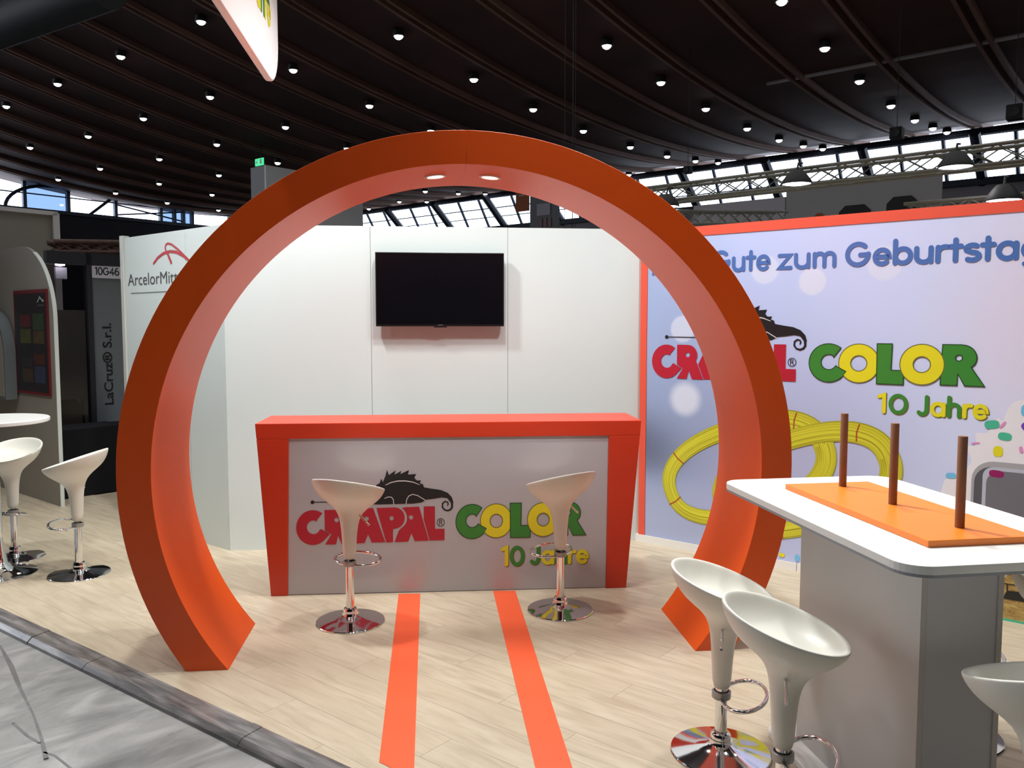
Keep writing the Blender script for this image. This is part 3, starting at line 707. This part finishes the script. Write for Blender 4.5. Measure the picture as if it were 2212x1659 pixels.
# ================================================================== COUNTER
ct = root('bar_counter', 'orange red framed bar counter with printed front panel', 'counter', (.134, 5.254, 0), R(-1.4))
fr = MB()
TL, TR_, BL, BR = -1.232, 1.234, -1.155, 1.145; PLx, PRx = -1.035, 1.020
D = .47
def slab_prism(poly, y0, y1, name):
    return MB().prism(poly, y0, y1, 'y').build(name, 'red', ct, bevel=.003)
slab_prism([(TL, 1.110), (TL + .007, 1.012), (TR_ - .007, 1.012), (TR_, 1.110)], 0, D, 'counter_top')
slab_prism([(TL + .0072, 1.0115), (BL, 0), (PLx - .015, 0), (PLx + .01, 1.0115)], 0, D, 'side_frame')
slab_prism([(TR_ - .0072, 1.0115), (PRx + .002, 1.0115), (PRx - .01, 0), (BR, 0)], 0, D, 'side_frame')
fp = MB().prism([(PLx + .011, 1.011), (PLx - .014, .004), (PRx - .011, .004), (PRx + .001, 1.011)], .012, .035, 'y').build('front_panel', 'panel_print', ct)
MB().box(PLx, PRx, D - .05, D - .02, .004, 1.0).build('rear_shelf_board', 'col', ct)
def cxf(x, y):
    u = -.954 + x * (1.182 + .954) / 2212; z = .924 - y * (.924 - .026) / 860
    return (u - .134, z)
YC = .010
logo(fp, cxf, YC, .00098)
rounded_text('10', cxf(1462, 0)[0], cxf(0, 728)[1], .148, .125, ['k_yellow', 'k_green'], fp, .195, YC, shadow='k_olive')
rounded_text('Jahre', cxf(1652, 0)[0], cxf(0, 722)[1], .385, .125, ['k_green', 'k_yellow', 'k_green', 'k_yellow', 'k_yellow'], fp, .195, YC, shadow='k_olive')

# ================================================================== ARCH
ar = root('ring_arch', 'large open orange ring arch standing over the stripes', 'arch', (.187, 4.15, 0))
RO, RI, ZC, DP = 1.715, 1.55, .975, .65
def half(sgn):
    aO = -math.asin(ZC / RO); aI = -math.asin(ZC / RI); n = 60
    vs = []; fs = []
    for i in range(n + 1):
        t = i / n; o_ = aO + (PI / 2 - aO) * t; i_ = aI + (PI / 2 - aI) * t
        for (rr, an) in ((RO, o_), (RI, i_)):
            for y in (0, DP): vs.append((sgn * rr * math.cos(an) + (sgn * .0003), y, max(0, ZC + rr * math.sin(an))))
    for i in range(n):
        k = 4 * i
        for a, b_ in ((0, 1), (1, 3), (3, 2), (2, 0)): fs.append((k + a, k + b_, k + 4 + b_, k + 4 + a))
    fs.append((0, 1, 3, 2)); fs.append((4 * n, 4 * n + 1, 4 * n + 3, 4 * n + 2))
    o = MB().add(vs, fs).build('arch_half', 'orange', ar, smooth=30, bevel=.0012); return o
half(-1); half(1)
for x_ in (-.151, .139):
    zz = ZC + math.sqrt(RI ** 2 - x_ ** 2); an = math.atan2(-x_, zz - ZC)
    d = MB().lathe([(.058, .004), (.058, -.006), (.045, -.008), (.038, 0)], 28).build('downlight', 'bezel', ar, smooth=40); d.location = (x_, .30, zz - .001); d.rotation_euler = (0, -an, 0)
    MB().lathe([(.044, -.004), (.02, -.006), (.0005, -.006)], 24).build('lens', 'led', d, smooth=60)
    l_ = spot('arch_downlight', (.187 + x_, 4.45, zz - .03), (.187 + x_ * 1.2, 4.45, 0), 42, 110, .6, .05)

# ================================================================== STOOLS
def make_stool(name='bar_stool'):
    t = root(name, '', 'stool')
    # base, collar, column
    MB().lathe([(.0005, .0), (.198, .0), (.2, .006), (.197, .010), (.15, .019), (.10, .028), (.06, .036), (.045, .043), (.0405, .055), (.040, .062), (.0005, .062)], 48).build('base', 'chrome', t, smooth=40)
    MB().lathe([(.040, .055), (.041, .075), (.036, .085), (.026, .088)], 32).build('collar', 'chrome', t, smooth=40)
    MB().lathe([(.0245, .06), (.0245, .36)], 32).build('column', 'chrome', t, smooth=60)
    MB().lathe([(.036, .335), (.038, .338), (.038, .362), (.030, .364)], 32).build('sleeve_ring', 'chrome_d', t, smooth=40)
    # footrest
    fr_ = [(-.088 + .088 * math.cos(a), .145 * math.sin(a), .352 - .015 * math.cos(a)) for a in [2 * PI * k / 40 for k in range(40)]]
    fo = MB(); fo.tube(fr_, .0085, 8, closed=True)
    fo.build('footrest', 'chrome', t, smooth=180)
    # moulded shell
    LR = [((-.0365, .36), (.0365, .36)), ((-.0400, .46), (.0400, .455)), ((-.044, .55), (.046, .535)), ((-.051, .62), (.056, .59)), ((-.066, .67), (.078, .632)), ((-.105, .715), (.122, .662)), ((-.158, .757), (.165, .692)), ((-.193, .807), (.193, .715)), ((-.207, .855), (.205, .735)), ((-.209, .872), (.207, .745)),
          ((-.205, .878), (.202, .746)), ((-.196, .875), (.194, .748)), ((-.190, .858), (.186, .738)), ((-.172, .805), (.168, .715)), ((-.140, .765), (.135, .700)), ((-.09, .745), (.09, .693)), ((-.04, .728), (.04, .70)), ((-.005, .722), (.005, .715))]
    vs = []; fs = []; n = 48
    for i, (a, c) in enumerate(LR):
        A_ = Vector((-a[0], 0, a[1])); C_ = Vector((-c[0], 0, c[1])); cc_ = (A_ + C_) / 2; ax = (A_ - C_) / 2; ry = ax.length * (.96 if i > 6 else 1)
        for k in range(n):
            th_ = 2 * PI * k / n; vs.append(cc_ + ax * math.cos(th_) + Vector((0, ry * math.sin(th_), 0)))
    for i in range(len(LR) - 1):
        for k in range(n): fs.append((i * n + k, i * n + (k + 1) % n, (i + 1) * n + (k + 1) % n, (i + 1) * n + k))
    fs.append(tuple((len(LR) - 1) * n + k for k in range(n))); fs.append(tuple(range(n)))
    o = MB().add(vs, fs).build('seat_shell', 'seat', t, smooth=180)
    sm = o.modifiers.new('s', 'SUBSURF'); sm.levels = 1; sm.render_levels = 1
    MB().tube([(.0, .045, .645), (.0, .070, .640), (.0, .125, .592), (.0, .135, .584)], [.006, .006, .006, .008], 8).build('height_lever', 'chrome', t, smooth=50)
    return t
# local +X is the raised side of the seat
st0 = make_stool()
STOOLS = [
 (-.472, 4.775, (-.45, -.89), 0, 'white moulded bar stool standing left of the left floor stripe, before the counter', 0, 60),
 (.778, 4.847, (.5, -.86), 0, 'white moulded bar stool right of the right floor stripe, before the counter', 150, 0),
 (-2.437, 5.899, (1, .02), 0, 'white bar stool nearest the left foot of the ring arch, seat raised right', 180, 0),
 (-3.082, 6.366, (.2, .98), 0, 'white bar stool half hidden at left, seat facing the round table', 0, 0),
 (1.162, 3.129, (-.93, .36), -.105, 'white bar stool with whole chrome base visible, left of the white table', 0, 0),
 (1.173, 2.576, (-.93, .36), -.065, 'nearest white bar stool, large in front of the table pedestal', 0, 0),
 (1.640, 1.985, (.15, -.98), 0, 'white bar stool cut off at lower right before the grey pedestal', 0, 0),
 (2.18, 3.17, (-.9, -.1), 0, 'white bar stool behind the table, only its rim tip showing', 0, 0),
 (2.215, 2.56, (-.9, .2), 0, 'white bar stool beyond the table at right edge, grey underside showing', 0, 0),
]
for i, (x_, y_, h_, sc_, lb_, _, _) in enumerate(STOOLS):
    o = st0 if i == 0 else copy_tree(st0)
    o.location = (x_, y_, 0); an = math.atan2(h_[1], h_[0]); o.rotation_euler = (0, 0, an); 
    o['label'] = lb_; o['group'] = 'white bar stools'
    for ch in o.children:
        if sc_ and not ch.name.startswith(('base', 'collar', 'column')): ch.location.z += sc_

# ================================================================== HIGH TABLE (right)
ht = root('high_table', 'white high table with rounded top and grey pedestal, right', 'table', (1.665, 2.79, 0), R(3))
def rr2(x0, x1, y0, y1, r, n=8):
    o = []
    for cx_, cy, a0 in ((x1 - r, y1 - r, 0), (x0 + r, y1 - r, 90), (x0 + r, y0 + r, 180), (x1 - r, y0 + r, 270)):
        o += [(cx_ + r * math.cos(R(a0 + 90 * i / n)), cy + r * math.sin(R(a0 + 90 * i / n))) for i in range(n + 1)]
    return o
MB().prism(rr2(-.385, .385, -.655, .655, .09), 1.0345, 1.06, 'z').build('table_top', 'table', ht, bevel=.002)
MB().prism(rr2(-.384, .384, -.654, .654, .09), 1.026, 1.0345, 'z').build('edge_band', 'table_edge', ht)
MB().prism(rr2(-.235, .235, -.50, .50, .06), 0.0005, .03, 'z').build('foot_plate', 'table', ht, bevel=.004)
MB().box(-.145, -.126, -.376, .387, .03, 1.026).build('side_board', 'col', ht)
MB().box(.126, .145, -.376, .387, .03, 1.026).build('side_board', 'col', ht)
MB().box(-.122, .1255, -.371, -.350, .03, 1.026).build('front_board', 'col_d', ht)
MB().box(-.1255, .1255, .36, .387, .03, 1.026).build('rear_board', 'col_d', ht)
sb = root('display_board', 'orange board with three upright brown pegs on the white table', 'display', (1.665, 2.79, 1.0605), R(3))
MB().box(-.20, .167, -.475, .425, 0, .021).build('board', 'slab', sb, bevel=.0015)
for x_, y_ in ((.005, .345), (.003, .01), (.006, -.34)):
    MB().lathe([(.0005, .018), (.0145, .018), (.0145, .314), (.0135, .316), (.0005, .316)], 20).build('peg', 'peg', sb, smooth=50).location = (x_, y_, 0)

# low display plinth behind the table
dp = root('display_plinth', 'low orange topped plinth with golden field print beyond table', 'display', (*AB(.90, 5.49), 0), R(-45))
MB().box(.0, 1.4, 0, .12, .012, .285).build('plinth_body', 'field', dp)
MB().box(-.0, 1.4, -.008, .125, .285, .325).build('top_band', 'frame_red', dp)
MB().box(-.0, 1.4, -.004, .12, 0, .012).build('base_band', 'k_teal', dp)
P = Print(-.003); P.fill([[(.13, .13), (.30, .13), (.31, .17), (.28, .19), (.15, .18)]]); P.ribbon([(.13, .22), (.31, .22)], .006); P.ribbon([(.15, .18), (.15, .22)], .006); P.ribbon([(.30, .15), (.32, .24)], .008)
P.build('machine_print', 'k_black', dp)

# ================================================================== HANGING BANNER (top)
hb = root('hanging_banner', 'white hanging banner with logo, tip showing at top', 'banner', (-.94, 5.36, 3.17), R(90))
# local x runs away from the viewer (world +Y), so the far end is x = 0
MB().prism([(-4.2, 0), (-.28, .0)] + [(-.28 + .28 * math.sin(R(t)), .28 - .28 * math.cos(R(t))) for t in range(10, 90, 10)] + [(0, .28), (0, 1.45), (-4.2, 1.45)], -.02, .02, 'y').build('fabric_panel', 'banner', hb, smooth=30, bevel=.012)
def bxf(x, y): return (-2.53 + (x - 100) * 2.25 / 1935, .85 - (y - 345) * (.46 / 213))
logo(hb, bxf, -.0215, .0011)
rounded_text('10', -.945, .305, .155, .20, ['k_yellow', 'k_green'], hb, .19, -.0215)
rounded_text('Jahre', -.75, .305, .50, .20, ['k_green', 'k_yellow', 'k_green', 'k_yellow', 'k_yellow'], hb, .19, -.0215)
for x_ in (-3.9, -.3): MB().tube([(x_, 0, 1.45), (x_, 0, 9.2)], .004, 5).build('suspension_wire', 'cable', hb)

# ================================================================== LEFT NEIGHBOURING STAND
rt_ = root('round_table', 'white round bar table cut by the left edge', 'table', (-2.985, 5.93, .018))
MB().lathe([(.0005, 1.045), (.345, 1.045), (.35, 1.05), (.35, 1.068), (.345, 1.073), (.0005, 1.073)], 64).build('table_top', 'table', rt_, smooth=40)
MB().lathe([(.035, .05), (.035, 1.045)], 24).build('column', 'chrome', rt_, smooth=60)
MB().lathe([(.0005, -.0175), (.24, -.0175), (.24, -.005), (.12, .02), (.06, .07), (.042, .16), (.035, .25)], 40).build('base', 'chrome', rt_, smooth=40)

PO = AB(8.2307, 3.278)   # near end of the curved partition
pp = root('curved_partition', 'tall grey partition with rounded white edged corner, left', 'partition', (*PO, 0), R(-45))
def rpanel(L, H_, r, y0, y1, name, m, parent, inset=0):
    poly = [(-L, 0), (-inset, 0), (-inset, H_ - r)] + [(-inset - r + r * math.cos(R(t)), H_ - r + r * math.sin(R(t))) for t in range(8, 90, 8)] + [(-inset - r, H_ ), (-L, H_)]
    return MB().prism(poly, y0, y1, 'y').build(name, m, parent, smooth=30)
rpanel(3.2, 2.50, .72, .0, .028, 'panel', 'booth_grey', pp, .003)
# white edge band following the rounded corner
r = .72; pts = [(0, 0), (0, 2.50 - r)] + [(-r + r * math.cos(R(t)), 2.50 - r + r * math.sin(R(t))) for t in range(5, 66, 5)]
mb = MB(); vs = []; fs = []
for x_, z_ in pts: vs += [(x_, -.003, z_), (x_, .031, z_)]
ins = [(x_ - .012 if i < 2 else (x_ + r) * .985 - r, z_ if i < 2 else (z_ - 2.50 + r) * .985 + 2.50 - r) for i, (x_, z_) in enumerate(pts)]
for x_, z_ in ins: vs += [(x_, -.003, z_), (x_, .031, z_)]
n = len(pts)
for i in range(n - 1):
    a = 2 * i; c = 2 * (n + i)
    fs += [(a, a + 1, a + 3, a + 2), (a, a + 2, c + 2, c), (a + 1, c + 1, c + 3, a + 3)]
mb.add(vs, fs).build('edge_band', 'white_edge', pp, smooth=30)
po = root('framed_poster', 'dark framed poster with eight small pictures on grey partition', 'poster', (PO[0], PO[1], 1.05), R(-45))
MB().box(-.91, -.11, -.016, -.004, 0, 1.02).build('frame', 'poster_r', po)
MB().box(-.88, -.14, -.018, -.015, .03, .985).build('sheet', 'poster_d', po)
for i, (x_, z_, w, h, c_) in enumerate(((-.76, .66, .25, .12, (.10, .01, .02)), (-.76, .50, .25, .14, (.07, .075, .02)), (-.45, .63, .25, .16, (.03, .055, .03)), (-.45, .50, .25, .12, (.075, .05, .02)), (-.74, .26, .25, .10, (.025, .02, .03)), (-.74, .12, .25, .13, (.06, .035, .02)), (-.45, .30, .25, .10, (.07, .02, .015)), (-.45, .12, .25, .16, (.03, .04, .09)))):
    MB().box(x_, x_ + w, -.0188, -.0178, z_, z_ + h).build('picture_print', mat('poster picture', c_, .4, var=.6, scale=14), po)
Print(-.0186).disc(-.36, .36, .04, .04).build('picture_print', 'k_red', po)
P = Print(-.0186); P.ribbon([(-.32, .90), (-.26, .945), (-.19, .90)], .012); P.ribbon([(-.27, .95), (-.21, .92), (-.17, .91)], .008); P.build('emblem', 'alu', po)
for z_, w in ((.86, .16), (.80, .0)):
    if w: MB().box(-.33, -.17, -.0188, -.0178, z_, z_ + .014).build('caption_line', 'k_grey', po)
lp = root('wall_display_box', 'bluish grey display box with rounded corner on grey partition', 'display', (*PO, 0), R(-45))
r = .42; pts = [(-2.2, .98), (-.90, .98), (-.90, 1.88 - r)] + [(-.90 - r + r * math.cos(R(t)), 1.88 - r + r * math.sin(R(t))) for t in range(8, 90, 8)] + [(-.90 - r, 1.88), (-2.2, 1.88)]
MB().prism(pts, -.125, -.0195, 'y').build('box_shell', 'booth_blue', lp, smooth=30)
MB().prism([(x_ - (.03 if x_ > -2 else 0), z_ + (.03 if z_ < 1 else -.03)) for x_, z_ in pts], -.129, -.124, 'y').build('front_sheet', 'booth_grey', lp)

tw_ = root('grey_booth_wall', 'tall dull grey booth wall at far left', 'partition', (0, 0, 0), HF)
MB().box(0, 4.60, 11.5, 11.58, 0, 3.19).build('panel', 'booth_grey', tw_)
MB().box(0, 4.66, 11.46, 11.5, 3.15, 3.20).build('top_rail', 'tower', tw_)
MB().box(4.60, 4.68, 11.46, 11.6, 0, 3.18).build('end_post', 'tower', tw_)

# dark cabinet run and the glazed neighbour behind
cb = root('black_sideboard', 'long low black sideboard behind the nearest left stool', 'cabinet', (0, 0, 0), HF)
MB().box(3.42, 4.05, 8.56, 8.96, .005, .70).build('cabinet_box', 'dark_cab', cb, bevel=.01)
MB().box(4.055, 5.2, 8.56, 8.96, .005, .69).build('cabinet_box', 'dark_cab', cb, bevel=.01)
gl = root('glazed_stand', 'neighbouring glazed stand with upright company name and number sign', 'stand', (0, 0, 0), HF)
MB().box(3.50, 3.995, 9.20, 9.215, .0, 2.36).build('glass_panel', 'pane_dark', gl)
MB().box(3.995, 4.05, 9.16, 9.24, 0, 2.50).build('post', 'dark_frame', gl)
MB().box(3.60, 5.2, 9.16, 9.24, 2.37, 2.50).build('fascia', 'dark_frame', gl)
MB().box(4.052, 5.2, 9.19, 9.22, 0, 2.37).build('grey_panel', 'grey_panel', gl)
MB().box(3.50, 5.2, 9.9, 9.95, 0, 1.9).build('rear_panel', 'booth_grey', gl)
# board frames facing -a: local x=b ; print plane faces -y
sg = lab(MB().box(4.045, 4.40, 9.165, 9.188, 2.238, 2.384).build('number_sign', 'sign', gl), 'white sign with black characters 10G46')
rounded_text('10G46', 4.085, 2.272, .262, .082, 'k_black', sg, .15, 9.163)
text_print('lettering', 'LaCruz® S.r.l.', 4.249, .85, .90, .105, 'k_black', gl, 9.187, rot=1, bold=.02)
# folding chair behind the glass
fc = root('folding_chair', 'black folding chair half seen behind smoky glass', 'chair', (*AB(9.55, 3.87), 0), R(20))
for x_ in (-.2, .2):
    MB().tube([(x_, .22, 0), (x_, .0, .5), (x_ * .9, -.12, .92)], .012, 6).build('leg', 'rubber', fc)
    MB().tube([(x_, -.25, 0), (x_, .12, .48)], .012, 6).build('leg', 'rubber', fc)
MB().box(-.2, .2, -.12, .22, .44, .47).build('seat', 'rubber', fc, bevel=.01)
MB().prism([(-.19, .74), (.19, .74), (.19, .84), (.12, .92), (-.12, .92), (-.19, .84)], -.14, -.12, 'y').build('backrest', 'rubber', fc)
spot('worklight_beam', (*AB(9.9, 4.0), 2.5), (*AB(9.9, 3.7), 0), 25, 120, .6, .05)
MB().box(3.98, 4.10, 9.90, 9.94, 2.25, 2.38).build('pale_board', 'sign', gl)
wl = root('worklight', 'small bright spotlight above the glazed stand', 'lamp', (*AB(10.2, 4.15), 2.44))
MB().lathe([(.0005, .04), (.05, .03), (.05, -.02), (.0005, -.03)], 16).build('lens', 'lamp_on', wl, smooth=50)
tb = root('wrapped_truss', 'brown wrapped truss beam above the number sign', 'truss', (0, 0, 0), HF)
def tubes(mb, p, q, r, n=6): mb.tube([p, q], r, n)
def truss(parent, P0, P1, w, h, seg, rc=.024, rb=.010, m='truss', up=Vector((0, 0, 1))):
    P0, P1 = Vector(P0), Vector(P1); t = (P1 - P0).normalized(); sd = t.cross(up).normalized()
    cor = [(sx, sz) for sx in (-w / 2, w / 2) for sz in (0, h)]
    for sx, sz in cor: MB().tube([P0 + sd * sx + up * sz, P1 + sd * sx + up * sz], rc, 8).build('chord', m, parent, smooth=60)
    L = (P1 - P0).length / seg
    for i in range(seg):
        a = P0 + t * L * i; c = P0 + t * L * (i + 1)
        for sx in (-w / 2, w / 2):
            MB().tube([a + sd * sx, c + sd * sx + up * h], rb, 5).build('brace', m, parent)
            MB().tube([a + sd * sx + up * h, c + sd * sx], rb, 5).build('brace', m, parent)
        MB().tube([a + sd * (-w / 2), c + sd * (w / 2)], rb, 5).build('brace', m, parent)
truss(tb, (3.78, 9.5, 2.505), (5.4, 9.4, 2.60), .20, .11, 8, .03, .02, 'wrap')

# main trusses over the right neighbours
t1 = root('lighting_truss', 'long aluminium lighting truss crossing the right windows', 'truss', (0, 0, 0), HF)
truss(t1, (10, -1.5, 3.41), (10, 6.6, 3.37), .24, .20, 26, .022, .008)
t2 = root('lighting_truss', 'short lower aluminium truss beside the ring arch top', 'truss', (0, 0, 0), HF)
truss(t2, (9.6, 5.3, 3.02), (12.5, 4.9, 3.28), .2, .17, 9, .02, .008)
t3 = root('lighting_truss', 'aluminium truss just above the red wall at upper right', 'truss', (0, 0, 0), HF)
truss(t3, (10.4, -1.0, 2.98), (10.4, 2.6, 2.98), .18, .14, 16, .02, .008)
fl_l = [(5.33, 10, 3.37, 'round floodlight on the truss beside the ring arch'), (3.62, 10, 3.48, 'round floodlight at middle of the long truss'), (1.95, 10, 3.475, 'round floodlight at right of the long truss'), (1.50, 10.0, 3.09, 'low round floodlight just over the red wall')]
f0 = None
for a0, b0, z0, lb_ in fl_l:
    if f0 is None:
        f0 = root('floodlight', '', 'lamp', group='truss floodlights')
        MB().lathe([(.0005, .15), (.07, .15), (.10, .12), (.165, .03), (.172, 0), (.165, -.01)], 28).build('reflector', 'lamp_h', f0, smooth=40)
        MB().lathe([(.160, .0), (.1, -.012), (.0005, -.016)], 28).build('lens', 'lamp_on', f0, smooth=60)
        MB().tube([(0, 0, .14), (.03, .03, .24), (.12, .12, .26)], .012, 6).build('clamp', 'lamp_h', f0)
        o = f0
    else: o = copy_tree(f0)
    x_, y_ = AB(a0, b0); x_, y_ = AB(a0, b0 - .32); o.location = (x_, y_, z0 - .10); o['label'] = lb_; o['group'] = 'truss floodlights'

# fascia banner with tops of big letters
gb = root('grey_fascia_banner', 'dark grey banner with tops of big orange and black letters', 'banner', (0, 0, 0), HF)
MB().box(20, 20.05, 4.28, 7.73, 2.4, 5.14).build('banner_sheet', 'hall_grey', gb)
def rl(a0, a1, zt_, m):
    r_ = .14; poly = [(a0 - .08, 3.0), (a1 + .08, 3.0), (a1, zt_ - r_), (a1 - r_, zt_), (a0 + r_, zt_), (a0, zt_ - r_)]
    MB().prism(poly, 19.97, 19.998, 'x').build('letter', m, gb, bevel=.0)
rl(6.72, 7.10, 4.38, 'fab_or'); rl(5.75, 6.45, 4.50, 'black_box'); rl(4.75, 5.40, 4.60, 'black_box')
MB().box(20, 20.04, 7.75, 10.2, 2.4, 4.85).build('banner_sheet', 'hall_pale', gb)
# booth tower behind the arch
tt = root('booth_tower', 'light grey booth tower block rising behind the ring arch', 'tower', (0, 0, 0), HF)
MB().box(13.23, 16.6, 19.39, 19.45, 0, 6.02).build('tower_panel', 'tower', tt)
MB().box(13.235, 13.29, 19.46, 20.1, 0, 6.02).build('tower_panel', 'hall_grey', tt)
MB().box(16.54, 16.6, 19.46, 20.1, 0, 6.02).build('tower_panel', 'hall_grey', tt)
ex_ = root('exit_sign', 'small green exit sign hanging left of the grey tower', 'sign', (0, 0, 0), HF)
MB().box(20.78, 20.82, 30.62, 31.22, 8.50, 8.80).build('sign_box', 'exit', ex_)
MB().tube([(20.8, 30.8, 8.8), (20.8, 30.8, 9.6)], .015, 5).build('hanger', 'cable', ex_)
MB().add([(20.77, 31.16, 8.65), (20.77, 31.04, 8.74), (20.77, 31.04, 8.56)], [(0, 1, 2)]).build('arrow_print', 'k_white', ex_)
MB().box(20.765, 20.775, 30.72, 30.85, 8.56, 8.75).build('door_print', 'k_white', ex_)
# hanging banners in the hall
ob = root('orange_hanging_banner', 'brown orange square banner hanging before the far windows', 'banner', (0, 0, 0), HF)
MB().box(26, 26.05, 20.42, 21.09, 6.25, 7.15).build('banner_sheet', 'fab_or', ob)
MB().box(25.97, 25.99, 20.66, 20.9, 6.85, 6.90).build('arrow_print', 'hall_pale', ob)
g2 = root('grey_hanging_banner', 'pale grey hanging banner with faint red lettering', 'banner', (0, 0, 0), HF)
MB().box(26, 26.05, 18.95, 20.36, 3.5, 6.9).build('banner_sheet', 'fab_grey', g2)
MB().box(25.97, 25.99, 19.35, 20.0, 6.0, 6.45).build('pale_print', 'hall_pale', g2)
for i in range(3): MB().box(25.97, 25.99, 19.3 + .22 * i, 19.4 + .22 * i, 5.55, 5.9).build('red_mark', 'poster_r', g2)
dc = MB().tube([(-5.92, 16.45, 8), (-9.89, 19.57, 8), (-14, 22.8, 8)], .42, 14).build('hanging_duct', 'black_box', smooth=40); tag(dc, 'black hanging duct in the upper left corner', 'duct')
# black hanging cables
for a0, x_ in ((10.06, 'left thin black cable hanging from ceiling above the arch'), (9.86, 'thick middle black cable hanging from ceiling above the arch'), (9.80, 'right thin black cable hanging from ceiling above the arch')):
    r_ = .006 if 'thin' in x_ else .009
    top = 10.3
    o = MB().tube([(14, a0, 2.6), (14, a0, top)], r_, 6).build('hanging_cable', 'cable', rot=(0, 0, HF)); tag(o, x_, 'cable', 'cables above the arch')
# loudspeakers on the ceiling
for i, (a0, b0, z0, s_, t) in enumerate(((2.96, 20, 6.1, .30, 'black box loudspeaker hanging at the upper right edge'), (5.24, 20, 6.0, .26, 'black box loudspeaker hanging right of the last spotlights'), (10.9, 21, 6.0, .2, 'small black box loudspeaker hanging over the window band'))):
    rr = root('loudspeaker', t, 'loudspeaker', (*AB(a0, b0), z0), HF, 'hanging loudspeakers')
    MB().box(-s_ / 2, s_ / 2, -s_ / 2, s_ / 2, -s_ / 2, s_ / 2).build('cabinet', 'black_box', rr, bevel=.02)
    MB().tube([(0, 0, s_ / 2), (0, 0, 9.3 - z0)], .008, 5).build('hanger', 'cable', rr)
    MB().lathe([(.0005, 0), (s_ * .35, .01), (s_ * .38, 0)], 16).build('speaker_cone', 'rubber', rr, rot=(0, R(-90), 0), loc=(-s_ / 2 - .012, 0, 0))
